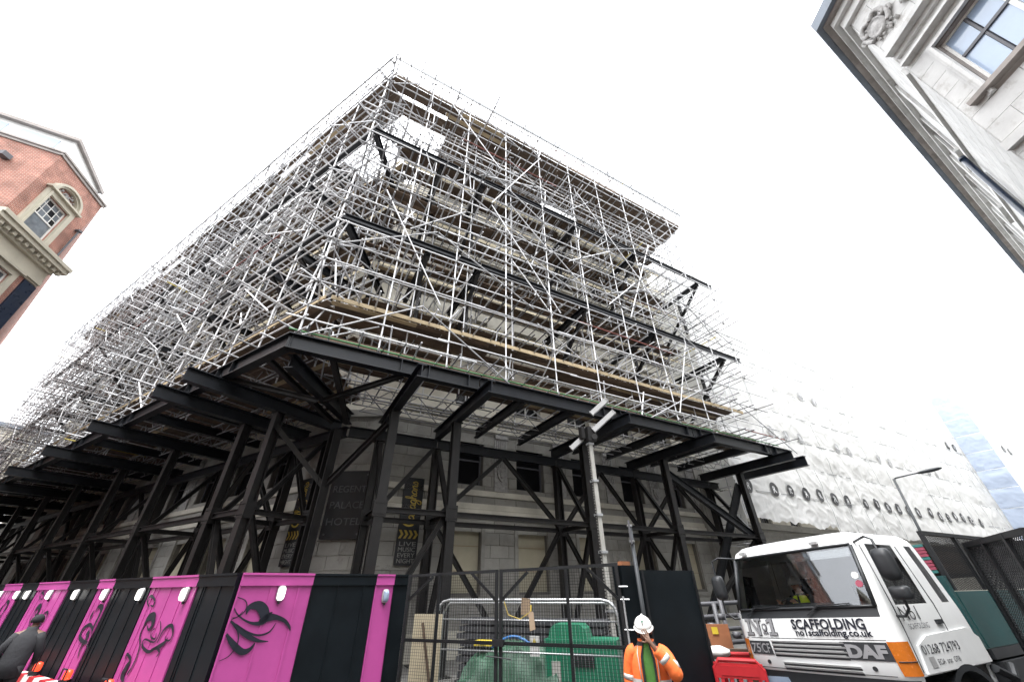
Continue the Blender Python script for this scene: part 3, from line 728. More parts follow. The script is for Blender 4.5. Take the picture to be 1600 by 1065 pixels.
# ================================================================ sheeted building further along the right-hand street
TS = 3.0
shb = thing('sheeted_building', RF.p(45, 6, 0), 'pale stone building hidden behind the white sheeting further along the street', 'building')
m = MB(); sop = [(a, a + 1.5, 1.6, 4.0) for a in (25.2, 28.6, 32, 35.4, 38.8)] + [(a, a + 1.3, 5.4, 7.4) for a in (25.2, 28.6, 32, 35.4, 38.8)]
wall_grid(m, RF, TW + .4, 23.1, 92, 0, 24, sop, .3); m.build('wall', M['stone_up'], shb)
m = MB()
for z in (.6, 1.1, 1.6, 2.1, 2.6, 3.1, 3.6, 4.1, 4.6, 5.1): m.mbox(RF.box(23.2, 44, TW + .34, TW + .398, z, z + .44 + .02))
for z in (4.4, 5.15): m.mbox(RF.box(23.2, 60, TW + .15, TW + .33, z, z + .2))
m.build('string_course', M['stone'], shb)
m = MB(); m.mbox(RF.box(23.2, 92, TW + .72, 16, 23.6, 24)); m.build('roof', M['right_soffit'], shb)
for a, b, c, d in sop:
    w = MB().mbox(RF.box(a, b, TW + .66, TW + .68, c, d)).build('window', M['pane_dark'], shb)
    k = MB()
    for i in range(6): k.tube(RF.p(a + .1 + i * (b - a - .2) / 5, TW + .5, c), RF.p(a + .1 + i * (b - a - .2) / 5, TW + .5, d), .014, 6)
    k.build('bar', M['frame_dark'], w)

sht = thing('scaffold_sheeting', RF.p(50, TS, 4.9), 'white plastic sheeting with round letter logos wrapped over far scaffolding', 'sheeting')
def sag(s, z):                                    # how far the cloth stands proud of its plane
    fr, fb2 = (z - 4.9) / 2.0, (s - 23.6) / 2.4
    row, bay = fr % 1, fb2 % 1
    amp = .02 + .20 * abs(noise.noise(V((s * .21, z * .29, 3)))) + .05 * noise.noise(V((s * .9, z * .5, 6)))
    v = amp * math.sin(math.pi * row) ** .6 * (.6 + .4 * math.sin(math.pi * bay))
    for cj in (0, 1):                             # creases fan out from the ties at the bay corners
        for ci in (0, 1):
            ds, dz = (bay - ci) * 2.4, (row - cj) * 2.0; d = math.hypot(ds, dz)
            if d < 1.7:
                h = noise.noise(V(((int(fb2) + ci) * 3.7, (int(fr) + cj) * 5.1, 2))) * 9
                k = abs(math.sin(math.atan2(dz, ds) * (2.5 + abs(h) % 2) + h))
                v += (1 - k) ** 2 * .05 * min(d * 2, 1) * (1 - d / 1.7)
    cr = 1 - abs(noise.noise(V((s * .7 + z * .9, z * 1.2 - s * .5, 7)))) * 4
    v *= .35 + 1.3 * abs(noise.noise(V((s * .33, z * .45, 31)))) ** .6
    v += max(cr, 0) ** 2 * .045 + noise.noise(V((s * 2.2, z * 2.0, 1))) * .01 + noise.noise(V((s * 5 + z * 3, z * 4, 1))) * .006
    return -v
def sheet(F, t, s0, s1, z0, z1, m, nx, nz, ragged=0, amp=1):
    b = MB(); vs = []
    for j in range(nz + 1):
        for i in range(nx + 1):
            s = lerp(s0, s1, i / nx); z = lerp(z0, z1, j / nz)
            if ragged and j == 0: z += ragged * (noise.noise(V((s * .5, 2, 2))) * 1.2 + noise.noise(V((s * 2.5, 5, 2))) * .5)
            vs.append(F.p(s, t + sag(s, min(z, z1 - .001)) * amp, z))
    fs = [(j * (nx + 1) + i, j * (nx + 1) + i + 1, (j + 1) * (nx + 1) + i + 1, (j + 1) * (nx + 1) + i) for j in range(nz) for i in range(nx)]
    b.add(vs, fs); return b.build('sheet', m, sht, True)
ROWS = 10
for r in range(ROWS):
    z0 = 4.9 + 2 * r
    for c in range(7):
        s0 = 23.6 + c * 9.6
        near = c < 3
        sheet(RF, TS - .012 * (r % 2) - .006 * (c % 2), s0 - .05, s0 + 9.6 + .05, z0 - (.12 if r else (.0 if c else -.35)), z0 + 2.0, M['sheet'], 110 if c < 2 else 48, 18 if c < 2 else 12, .28 if r == 0 else .03)
# return of sheeting at the near end and the forward bay, its shadowed side coloured bluish
RET = Fr(RF.p(23.6, TS, 0), RF.n, dR)
for r in range(ROWS): sheet(RET, 0, .0, 2.3, 4.9 + 2 * r, 6.85 + 2 * r, M['sheet'], 12, 8, 0, .4)
BAY = Fr(RF.p(70, TS - 2.6, 0), RF.n, dR)
for r in range(ROWS - 1): sheet(BAY, 0, .0, 2.4, 4.9 + 2 * r, 6.85 + 2 * r, M['sheet_blue'], 24, 14, 0, 1.0)
for r in range(ROWS - 1): sheet(RF, TS - 2.6, 70, 80, 4.9 + 2 * r, 6.85 + 2 * r, M['sheet'], 24, 8, 0, .8)
# seam battens and ties between the rows
m = MB()
for r in range(1, ROWS):
    s = 23.8
    while s < 88:
        L = random.uniform(.3, 1.6)
        if random.random() < .6:
            a, b = RF.p(s, TS + sag(s, 4.9 + 2 * r) - .05, 4.9 + 2 * r + J(.02)), RF.p(s + L, TS + sag(s + L, 4.9 + 2 * r) - .05, 4.9 + 2 * r + J(.03))
            m.tube(a, b, .022, 5)
        s += L + random.uniform(.1, .9)
s = 23.65
while s < 88:
    for r in range(ROWS):
        if random.random() < .5:
            zz = [4.95 + 2 * r + k * .33 for k in range(7)]
            m.path([RF.p(s + J(.02), TS + sag(s, z_) - .035, z_) for z_ in zz], .012, 4)
    s += 2.4
tag(m.build('seam_tie', M['galv'], sht), kind='stuff')
def roundel(F, t, s, z, r, sg, mm='logo_dark'):
    m = MB(); n = 20; vs = [F.p(s, t + sag(s, z) * sg - .05, z)]; fs = []
    for k in range(1, 4):
        for i in range(n):
            a = 2 * math.pi * i / n; x, y = s + r * k / 3 * math.cos(a), z + r * k / 3 * math.sin(a); vs.append(F.p(x, t + sag(x, y) * sg - .05, y))
    for i in range(n): fs.append((0, 1 + i, 1 + (i + 1) % n))
    for k in range(2):
        for i in range(n): fs.append((1 + k * n + i, 1 + k * n + (i + 1) % n, 1 + (k + 1) * n + (i + 1) % n, 1 + (k + 1) * n + i))
    m.add(vs, fs); d = m.build('roundel', M[mm], sht, True)
    me = text_mesh('R', r * 1.25, M['logo_light'], .0, align='CENTER', fat=.01)
    bm = bmesh.new(); bm.from_mesh(me); bmesh.ops.subdivide_edges(bm, edges=[e for e in bm.edges if e.calc_length() > r * .2], cuts=2); bm.to_mesh(me); bm.free()
    for v in me.vertices:
        x, y = s + F.sg * v.co.x, z - r * .44 + v.co.y; v.co = F.p(x, t + sag(x, y) * sg - .075, y)
    link('letter', me, d)
s = 24.6; i = 0
while s < 62:
    roundel(RF, TS - .02, s, 7.15 + J(.12), .42 if random.random() < .8 else .36, 1); s += 1.75 if i % 6 else 2.6; i += 1
for s_, z_ in ((29.4, 11.2), (31.2, 11.1), (33.1, 11.2), (38.2, 11.2), (40, 11.15), (45, 11.2), (47, 11.1), (36, 15.2), (38, 15.1), (55, 11.2), (57, 11.2)): roundel(RF, TS - .02, s_, z_, .38, 1, 'logo_faint')
for s_ in (66, 68, 74, 76): roundel(RF, TS - .02 if s_ < 70 else TS - 2.62, s_, 15.4, .45, 1 if s_ < 70 else .8)

# open scaffold tower beside the gantry end
twr = thing('scaffold_tower', RF.p(24.4, 4, 0), 'slim silver tube tower behind the right-hand end of the gantry', 'scaffolding')
m = []
for s in (23.3, 24.7):
    for t in (3.3, 4.6): link('standard', unit_tube(M['tube'], 10), twr, seg(RF.p(s, t, .1), RF.p(s, t, 9.5)) @ Matrix.Diagonal(V((1, R_T, R_T, 1))))
for z in [1.2 + .95 * k for k in range(9)]:
    for t in (3.3, 4.6): link('ledger', unit_tube(M['tube'], 10), twr, seg(RF.p(23.1, t, z), RF.p(24.95, t, z + J(.03))) @ Matrix.Diagonal(V((1, R_T, R_T, 1))))
    for s in (23.3, 24.7): link('transom', unit_tube(M['tube'], 10), twr, seg(RF.p(s, 3.1, z + .05), RF.p(s, 4.8, z + .05)) @ Matrix.Diagonal(V((1, R_T, R_T, 1))))
    if int(z) % 2: link('brace', unit_tube(M['tube'], 10), twr, seg(RF.p(23.2, 3.25, z), RF.p(24.8, 3.25, z + 1.9)) @ Matrix.Diagonal(V((1, R_T, R_T, 1))))

# ================================================================ stone building at the top right
RC = V((12.97, 6.40, 0)); fa, fb = az(59.6), az(183)
n1 = V((-fa.y, fa.x, 0)); n2 = V((fb.y, -fb.x, 0))
if n1.dot(V((1, -1, 0))) < 0: n1 = -n1
if n2.x < 0: n2 = -n2
# wall corner: 0.8 m inside both cornice edges
def isect(p, d, q, e):
    k = (q - p).cross(e).z / d.cross(e).z; return p + d * k
WC = isect(RC + n1 * .8, fa, RC + n2 * .8, fb)
F1 = Fr(WC, fa, n1); F2 = Fr(WC, fb, n2)
rsb = thing('corner_stone_building', WC + F1.n * 4, 'pale stone corner building with deep cornice and blue-glazed window, upper right', 'building')
WO = RC + V((0, 0, 0)); so2 = (WC - RC).dot(fb); so1 = (WC - RC).dot(fa)
wins2 = [(.78, 3.6, 14.0, 16.55), (5.8, 8.6, 14.0, 16.55)]
wins1 = [(7.2, 8.6, 18.3, 21.2), (13.2, 14.6, 18.3, 21.2), (7.2, 8.6, 12.6, 16.2), (13.2, 14.6, 12.6, 16.2), (20, 21.4, 12.6, 16.2), (20, 21.4, 18.3, 21.2), (27, 28.4, 18.3, 21.2), (34, 35.4, 18.3, 21.2)]
m = MB(); wall_grid(m, F2, 0, 0, 26, 0, 22, wins2, .4); m.build('wall', M['right_soffit'], rsb)
m = MB(); wall_grid(m, F1, 0, 0, 60, 0, 22, wins1, .4); m.build('wall', M['right_soffit'], rsb)
bl = []
for F, e, W, zlo in ((F2, 12, wins2, 8), (F1, 40, wins1, 8)):
    big = [(a - .27, b + .27, c - .3, d + .27) for a, b, c, d in W]
    for a, b, c, d in ashlar_rects(0, e, zlo, 21.9, .62, 1.3, big, rng): bl.append((F, a + .006, b - .006, -.05, -.001, c + .006, d - .006))
bl.sort(key=lambda q: (q[0].p(q[1], 0, q[5]) - CAMPOS).length)
for q in bl[:300]: link('stone_block', unit_cube(M['right_stone']), rsb, q[0].box(*q[1:]))
m = MB()
for q in bl[300:]: m.mbox(q[0].box(*q[1:]))
for F, e in ((F2, 26), (F1, 60)): m.mbox(F.box(0, e, -.05, -.001, 0, 8))
m.mbox(F2.box(12, 26, -.05, -.001, 8, 21.9)); m.mbox(F1.box(40, 60, -.05, -.001, 8, 21.9))
tag(m.build('stone_block', M['right_stone'], rsb), kind='stuff')
m = MB(); cb = [pt(F1.p(0, .41, 0)), pt(F1.p(60, .41, 0)), pt(F1.p(60, 14, 0)), pt(F2.p(26, 14, 0)), pt(F2.p(26, .41, 0))]
m.prism([pt(WC + (F1.n + F2.n) * .3), pt(F1.p(60, .3, 0)), pt(F1.p(60, 12, 0)), pt(F2.p(26, 8, 0)), pt(F2.p(26, .3, 0))], lambda x, y, d: V((x, y, d)), 21.5, 22.6); m.build('roof', M['lead'], rsb)
# cornice: soffit slabs, then lead fascia, moulded in three steps, mitred round the corner
def off(q): return isect(WC - F1.n * q, fa, WC - F2.n * q, fb)
def cornice_run(q0, q1, z0, z1, name, m_, seglen):
    for F, e, d in ((F1, 58, fa), (F2, 24, fb)):
        a0, a1 = (off(q0) - F.o).dot(d), (off(q1) - F.o).dot(d); s = None
        k = max(1, int(e / seglen))
        for i in range(k):
            s0a, s0b = (a0, a1) if i == 0 else (e * i / k, e * i / k); s1 = e * (i + 1) / k - .012
            vs = []
            for z in (z0, z1):
                for (s_, q_) in ((s0a, q0), (s1, q0), (s1, q1), (s0b, q1)): vs.append(F.p(s_, -q_, z))
            MB().add(vs, [(0, 1, 2, 3), (4, 5, 6, 7), (0, 1, 5, 4), (1, 2, 6, 5), (2, 3, 7, 6), (3, 0, 4, 7)]).build(name, m_, rsb)
cornice_run(.052, .22, 20.9, 21.3, 'cornice_moulding', M['right_stone'], 12)
cornice_run(.052, .40, 21.302, 21.6, 'cornice_moulding', M['right_stone'], 12)
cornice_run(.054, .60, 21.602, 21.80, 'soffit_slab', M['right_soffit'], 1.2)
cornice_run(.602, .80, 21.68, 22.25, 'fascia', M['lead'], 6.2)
# string course and hood over the window
for q0, q1, z0, z1 in ((.052, .16, 17.55, 17.75), (.052, .42, 17.752, 17.95), (.052, .30, 17.0, 17.1), (.052, .2, 12.0, 12.3)):
    m = MB(); m.mbox(F2.box(.06 if z0 > 16.5 else .0, 10, -q1, -q0, z0, z1)); m.build('hood_moulding', M['right_stone'], rsb)
for a, b, c, d in wins2:
    for i, (o_, pr) in enumerate(((.27, .07), (.18, .12), (.09, .17))):
        k = MB()
        o2 = (.18, .09, .0)[i] + .002
        k.mbox(F2.box(a - o_, a - o2, -pr, .0 - .051 if i == 0 else -.052, c - .3, d + o_)); k.mbox(F2.box(b + o2, b + o_, -pr, -.052, c - .3, d + o_)); k.mbox(F2.box(a - o2, b + o2, -pr, -.052, d + o2, d + o_))
        k.build('architrave', M['right_stone'], rsb)
    k = MB(); k.mbox(F2.box(a - .5, b + .5, -.26, -.053, c - .16, c - .002)); k.build('sill', M['right_soffit'], rsb)
    fr = MB()
    for x0, x1, z0, z1 in ((a, a + .07, c, d), (b - .07, b, c, d), (a + .071, b - .071, c, c + .09), (a + .071, b - .071, d - .07, d), ((a + b) / 2 - .05, (a + b) / 2 + .05, c + .091, d - .071)): fr.mbox(F2.box(x0, x1, .14, .24, z0, z1))
    w = fr.build('window', M['frame_white'], rsb)
    gb = MB()
    for x in (a + (b - a) * .25, a + (b - a) * .75): gb.mbox(F2.box(x - .03, x + .03, .155, .235, c + .092, d - .072))
    for z in (c + 1.58,): gb.mbox(F2.box(a + .072, b - .072, .13, .25, z - .05, z + .05))
    gb.build('glazing_bar', M['frame_dark'], w)
    for i in range(4):
        for z0, z1 in ((c + .09, c + 1.53), (c + 1.63, d - .07)):
            MB().mbox(F2.box(a + (b - a) * i / 4 + .06, a + (b - a) * (i + 1) / 4 - .05, .18, .2, z0, z1)).build('pane', M['pane'], w)
for a, b, c, d in wins1:
    MB().mbox(F1.box(a, b, .3, .32, c, d)).build('window', M['pane_dark'], rsb)
    k = MB(); k.mbox(F1.box(a - .25, a - .002, -.13, -.052, c - .1, d + .2)); k.mbox(F1.box(b + .002, b + .25, -.13, -.052, c - .1, d + .2)); k.mbox(F1.box(a, b, -.13, -.052, d + .002, d + .2)); k.mbox(F1.box(a - .3, b + .3, -.22, -.054, c - .25, c - .102)); k.build('architrave', M['right_stone'], rsb)
m = MB()
m.mbox(F1.box(.1, 58, -.15, -.051, 16.9, 17.25))
for s in (4.5, 11, 17.5, 24.5, 31): m.mbox(F1.box(s - .3, s + .3, -.14, -.051, 17.3, 20.85))
m.build('string_course', M['right_stone'], rsb)
m = MB(); m.tube(F1.p(6.4, -.24, 17.1), F1.p(6.4, -.24, 4), .1, 14); m.tube(F1.p(6.4, -.24, 17.1), F1.p(6.4, -.24, 17.22), .13, 14); m.tube(F1.p(6.4, -.24, 13.0), F1.p(6.4, -.24, 13.12), .125, 14); m.build('downpipe', M['navy'], rsb, True)
# carved cartouche under the cornice at the corner
m = MB(); ov = []
for k, (r, d_) in enumerate(((.46, .06), (.45, .16), (.38, .22), (.34, .17), (.22, .2), (.0, .22))):
    ov.append([F2.p(.42 + r * .72 * math.cos(a), -d_, 19.35 + r * math.sin(a)) for a in [2 * math.pi * i / 24 for i in range(24)]])
m.loft(ov, False)
for sgn in (-1, 1):
    pts = [(0, .48), (sgn * .22, .6), (sgn * .4, .46), (sgn * .44, .22), (sgn * .36, .14), (sgn * .31, .26)]
    q = catmull(pts, 6); m.path([F2.p(.42 + x, -.16, 19.35 + y) for x, y in q], [.10 - .05 * i / len(q) for i in range(len(q))], 8)
    q = catmull([(sgn * .34, -.3), (sgn * .46, -.08), (sgn * .52, .15), (sgn * .62, .1), (sgn * .58, -.08)], 6); m.path([F2.p(.42 + x, -.14, 19.35 + y) for x, y in q], [.09 - .05 * i / len(q) for i in range(len(q))], 8)
for i in range(26):
    a = rng.uniform(0, 6.28); r = rng.uniform(.42, .62); p = F2.p(.42 + r * .75 * math.cos(a), -.12, 19.3 + r * math.sin(a)); m.path([p + V((0, 0, -.07)), p, p + V((0, 0, .07))], [.02, .065, .02], 6)
m.build('cartouche', M['carve'], rsb, True)
m = MB()
for i in range(34):
    x, z = 1.7 + rng.gauss(0, .28), 19.0 + rng.gauss(0, .3); p = F2.p(x, -.12, z); d_ = V((rng.uniform(-.1, .1), rng.uniform(-.1, .1), rng.uniform(-.16, .16))); m.path([p - d_, p, p + d_], [.02, .08, .02], 6)
m.build('carved_swag', M['carve'], rsb, True)

# ================================================================ brick building at the left
BC1, BC2 = V((-26.57, 12.73, 0)), V((-27.48, 16.33, 0))
gd = (BC2 - BC1).normalized(); G2 = Fr(BC1, gd, V((-gd.y, gd.x, 0)))
if G2.n.x > 0: G2 = Fr(BC1, gd, -G2.n)
hd_ = az(242); G1 = Fr(BC1, hd_, V((-hd_.y, hd_.x, 0)))
if G1.n.y < 0: G1 = Fr(BC1, hd_, -G1.n)
brb = thing('brick_building', BC1 + G1.n * 3, 'red brick corner building with stone cornice and arched sash window, far left', 'building')
w2 = [(.95, 2.5, 19.0, 21.55), (1.0, 2.45, 13.4, 16.6), (1.0, 2.45, 9, 12)]
m = MB(); wall_grid(m, G2, 0, 0, 3.72, 0, 24, w2, .3); unwrap_uv(m.build('wall', M['brick'], brb), G2)
m = MB(); wall_grid(m, G1, 0, 0, 16, 0, 24, [], .3); unwrap_uv(m.build('wall', M['brick'], brb), G1)
m = MB(); m.quad(BC2, BC2 + az(-57) * 30, BC2 + az(-57) * 30 + V((0, 0, 24)), BC2 + V((0, 0, 24))); unwrap_uv(m.build('wall', M['brick'], brb), Fr(BC2, az(-57), V((.5, .8, 0))))
m = MB(); m.prism([pt(BC1), pt(BC2), pt(BC2 + az(-57) * 30), pt(G1.p(16, 20, 0)), pt(G1.p(16, 0, 0))], lambda x, y, d: V((x, y, d)), 23.9, 24.0); m.build('roof', M['lead'], brb)
m = MB()
for F, a, b in ((G2, -.1, 3.85), (G1, -.1, 16)): m.mbox(F.box(a, b, -.14, .2, 24.001, 24.12)); m.mbox(F.box(a, b, -.07, -.004, 23.82, 23.998))
m.build('coping', M['right_soffit'], brb)
m = MB(); m.mbox(G1.box(.7, 9, 1.0, 5, 24.13, 26.2)); m.build('dormer', M['frame_white'], brb)
m = MB(); m.mbox(G1.box(.5, 9.2, .75, 5.2, 26.2, 26.45)); m.build('dormer_roof', M['right_soffit'], brb)
for s in (1.3, 3.6, 5.9): MB().mbox(G1.box(s, s + 1.7, .97, .999, 24.5, 25.9)).build('dormer_window', M['pane'], brb)
# projecting cornice with dentils, stone frieze below
m = MB()
for q, z0, z1 in ((.12, 17.3, 17.9), (.3, 17.9, 18.15), (.62, 18.25, 18.5), (.72, 18.502, 18.72), (.1, 16.95, 17.05), (.2, 17.05, 17.3)):
    m.mbox(G2.box(-.5, 4.3 if q > .4 else 3.9, -q, -.003, z0, z1))
m.build('cornice', M['tan_stone'], brb)
for i in range(11): MB().mbox(G2.box(-.1 + i * .4, .1 + i * .4, -.5, -.31, 18.03, 18.248)).build('dentil', M['tan_stone'], brb)
for i, (a, b, c, d) in enumerate(w2):
    k = MB()
    k.mbox(G2.box(a - .28, a - .002, -.14, -.003, c - .2, d + .3)); k.mbox(G2.box(b + .002, b + .28, -.14, -.003, c - .2, d + .3)); k.mbox(G2.box(a, b, -.14, -.003, d + .002, d + .3)); k.mbox(G2.box(a - .42, b + .42, -.3, -.005, d + .302, d + .42)); k.mbox(G2.box(a - .12, a - .003, -.2, -.141, c - .2, d + .2))
    k.build('window_surround', M['tan_stone'], brb)
    fr = MB()
    for x0, x1, z0, z1 in ((a, a + .08, c, d), (b - .08, b, c, d), (a + .081, b - .081, d - .1, d), (a + .081, b - .081, c, c + .1), (a + .081, b - .081, (c + d) / 2 - .03, (c + d) / 2 + .05)): fr.mbox(G2.box(x0, x1, .08, .16, z0, z1))
    for x in (1, 2, 3): fr.mbox(G2.box(a + (b - a) * x / 4 - .02, a + (b - a) * x / 4 + .02, .1, .15, (c + d) / 2 + .051, d - .101))
    for x in (1, 2): fr.mbox(G2.box(a + .082, b - .082, .105, .145, (c + d) / 2 + (d - c) / 2 * x / 3 - .02, (c + d) / 2 + (d - c) / 2 * x / 3 + .02))
    w = fr.build('window', M['frame_white'], brb)
    for x in range(4):
        for z in range(3):
            h = (d - c) / 2 / 3; MB().mbox(G2.box(a + (b - a) * x / 4 + .022, a + (b - a) * (x + 1) / 4 - .022, .118, .13, (c + d) / 2 + h * z + .021, (c + d) / 2 + h * (z + 1) - .021)).build('pane', M['pane_dark'] if (x + z) % 3 == 0 else M['pane_grey'], w)
    MB().mbox(G2.box(a + .082, b - .082, .118, .13, c + .101, (c + d) / 2 - .031)).build('pane', M['pane_grey'], w)
    MB().mbox(G2.box(a, b, .29, .3, c, d)).build('blind', M['offwhite'], w)
# arched pediment with carving
m = MB(); ca, ra = 1.72, 1.02
for q, r0, r1 in ((.3, .86, 1.02), (.2, .74, .858)):
    R0 = [[G2.p(ca + r * math.cos(t), -d_, 21.98 + r * .85 * math.sin(t)) for (r, d_) in ((r0, .01), (r0, q), (r1, q), (r1, .01))] for t in [math.pi * i / 18 for i in range(19)]]
    m.loft(R0, False)
m.build('arch_moulding', M['tan_stone'], brb)
m = MB(); 
for i in range(46):
    t = rng.uniform(.1, 3.04); r = rng.uniform(.05, .66); p = G2.p(ca + r * math.cos(t), -.06, 22.02 + r * .8 * math.sin(t)); d_ = V((rng.uniform(-.05, .05), rng.uniform(-.05, .05), rng.uniform(-.08, .08))); m.path([p - d_, p, p + d_], [.01, .06, .01], 6)
m.build('carving', M['carve'], brb, True)
m = MB(); m.tube(G2.p(3.5, -.18, 18.8), G2.p(3.5, -.18, 21.2), .05, 8); m.box(G2.p(3.5, -.16, 21.25), (.25, .25, .12)); m.build('downpipe', M['frame_dark'], brb)
MB().mbox(G2.box(3.15, 3.95, -.09, -.004, 0, 16.9)).build('corner_pier', M['navy'], brb)  # plain dark navy strip running up the wall edge
m = MB(); m.box(G1.p(1.6, -.2, 22.4), (.4, .4, .3)); m.build('wall_vent', M['frame_dark'], brb)

# distant yellow-brick block at the end of the left street
fb_ = thing('far_block', LF.p(75, -3, 0), 'small tan block at far end of the left street', 'building')
fo = Fr(LF.p(70, -7, 0), V((LF.n.x, LF.n.y, 0)), dL)
m = MB(); wall_grid(m, fo, 0, 0, 12, 0, 20, [(1 + i * 2.6, 2.3 + i * 2.6, 3 + k * 3.2, 5 + k * 3.2) for i in range(4) for k in range(5)], .3); m.build('wall', M['tan_stone'], fb_)
for i in range(4):
    for k in range(5): MB().mbox(fo.box(1 + i * 2.6, 2.3 + i * 2.6, .25, .27, 3 + k * 3.2, 5 + k * 3.2)).build('window', M['pane_dark'], fb_)
m = MB(); m.mbox(fo.box(-.3, 12.3, -.4, 6, 20.0, 20.5)); m.build('roof', M['lead'], fb_)
# brick terrace on our side of the road: it shows only as the reflection in the lorry windscreen
ter = thing('brick_terrace', (-24, -8, 0), 'red brick terrace mirrored in the lorry windscreen', 'building')
TF_ = Fr(V((-20, -24.5, 0)), V((0, 1, 0)), V((-1, 0, 0)))
to = [(1 + i * 2.8, 2.3 + i * 2.8, 1.2 + k * 3.3, 3.4 + k * 3.3) for i in range(10) for k in range(5)]
m = MB(); wall_grid(m, TF_, 0, 0, 28, 0, 17.5, to, .25); unwrap_uv(m.build('wall', M['brick'], ter), TF_)
m = MB(); m.mbox(TF_.box(0, 28, -.35, .3, 17.5, 18)); m.build('cornice', M['tan_stone'], ter)
m = MB(); m.mbox(TF_.box(0, 28, .31, 8, 17, 17.8)); m.build('roof', M['lead'], ter)
for a, b, c, d in to:
    w = MB().mbox(TF_.box(a, b, .2, .22, c, d)).build('window', M['pane_dark'], ter); k = MB(); k.mbox(TF_.box(a, b, .12, .19, (c + d) / 2 - .04, (c + d) / 2 + .04)); k.mbox(TF_.box(a - .1, b + .1, -.08, -.003, c - .15, c - .002)); k.mbox(TF_.box((a + b) / 2 - .04, (a + b) / 2 + .04, .13, .188, c, d)); k.build('frame', M['frame_white'], w)

beh = thing('stone_terrace', (6, -18, 0), 'stone street terrace standing behind the viewpoint', 'building')  # out of view, added to cut low sky light from behind
BF = Fr(V((26, -16, 0)), V((-1, 0, 0)), V((0, -1, 0)))
bo = [(1.2 + i * 3, 2.7 + i * 3, 1.2 + k * 3.6, 3.6 + k * 3.6) for i in range(13) for k in range(5)]
m = MB(); wall_grid(m, BF, 0, 0, 44, 0, 20, bo, .25); m.build('wall', M['tan_stone'], beh)
m = MB(); m.mbox(BF.box(0, 44, -.5, .3, 20, 20.6)); m.build('cornice', M['tan_stone'], beh)
m = MB(); m.mbox(BF.box(0, 44, .31, 9, 19.5, 20.3)); m.build('roof', M['lead'], beh)
for a, b, c, d in bo: w = MB().mbox(BF.box(a, b, .2, .22, c, d)).build('window', M['pane_dark'], beh); k = MB(); k.mbox(BF.box(a, b, .12, .19, (c + d) / 2 - .04, (c + d) / 2 + .04)); k.mbox(BF.box((a + b) / 2 - .04, (a + b) / 2 + .04, .13, .188, c, d)); k.build('frame', M['frame_white'], w)

# ================================================================ painted hoarding
HC = V((-5.2, 8.5, 0)); HE = V((-2.6, 10.7, 0)); hr = (HE - HC).normalized()
HL = Fr(HC, dL, LF.n); HR = Fr(HC, hr, V((-hr.y, hr.x, 0)))
HT = 2.40
def motif(F, s, z, strokes, sc, parent, flip=1, lab=None):
    m = MB()
    for st in strokes: ribbon(m, [(x * sc * flip, y * sc, w * sc) for x, y, w in st], lambda x, y: F.p(s + F.sg * x, -.0435, z + y), 10)
    return m.build('painted_motif', M['print_black'], parent)
def spiral(cx, cy, r0, r1, a0, turns, w0, w1, n=14): return [(cx + lerp(r0, r1, i / n) * math.cos(a0 + turns * 6.283 * i / n), cy + lerp(r0, r1, i / n) * math.sin(a0 + turns * 6.283 * i / n), lerp(w0, w1, i / n)) for i in range(n + 1)]
MOT_BIRD = [[(-0.312, 0.365, 0.0141), (-0.287, 0.474, 0.0896), (-0.154, 0.495, 0.1449), (-0.034, 0.405, 0.1624), (0.015, 0.285, 0.1427), (-0.05, 0.221, 0.0775), (-0.179, 0.227, 0.042), (-0.321, 0.283, 0.0279), (-0.455, 0.37, 0.021), (-0.541, 0.472, 0.0141)], [(-0.055, 0.238, 0.0706), (0.074, 0.299, 0.1255), (0.227, 0.293, 0.0796), (0.379, 0.235, 0.058), (0.484, 0.144, 0.0433), (0.522, 0.081, 0.0143)], [(0.027, 0.267, 0.0712), (0.077, 0.35, 0.0505), (0.124, 0.383, 0.0145)], [(-0.527, 0.275, 0.0276), (-0.343, 0.138, 0.0685), (-0.169, 0.032, 0.0752), (0.015, -0.043, 0.0479), (0.185, -0.064, 0.0138)], [(-0.423, 0.222, 0.0172), (-0.208, 0.099, 0.0275), (-0.011, 0.039, 0.0311), (0.16, 0.078, 0.0281), (0.233, 0.208, 0.0107)], [(-0.53, 0.086, 0.0336), (-0.378, -0.064, 0.0866), (-0.203, -0.184, 0.0929), (-0.089, -0.162, 0.067), (-0.03, -0.072, 0.017)], [(-0.458, 0.224, 0.0138), (-0.334, 0.058, 0.017), (-0.316, -0.099, 0.0166), (-0.389, -0.23, 0.0163), (-0.51, -0.286, 0.0096)], [(-0.522, 0.291, 0.0138), (-0.384, 0.367, 0.0176), (-0.338, 0.476, 0.0179), (-0.4, 0.579, 0.018), (-0.541, 0.63, 0.0144)], [(-0.517, 0.317, 0.0139), (-0.442, 0.33, 0.0174), (-0.38, 0.41, 0.0141)]]
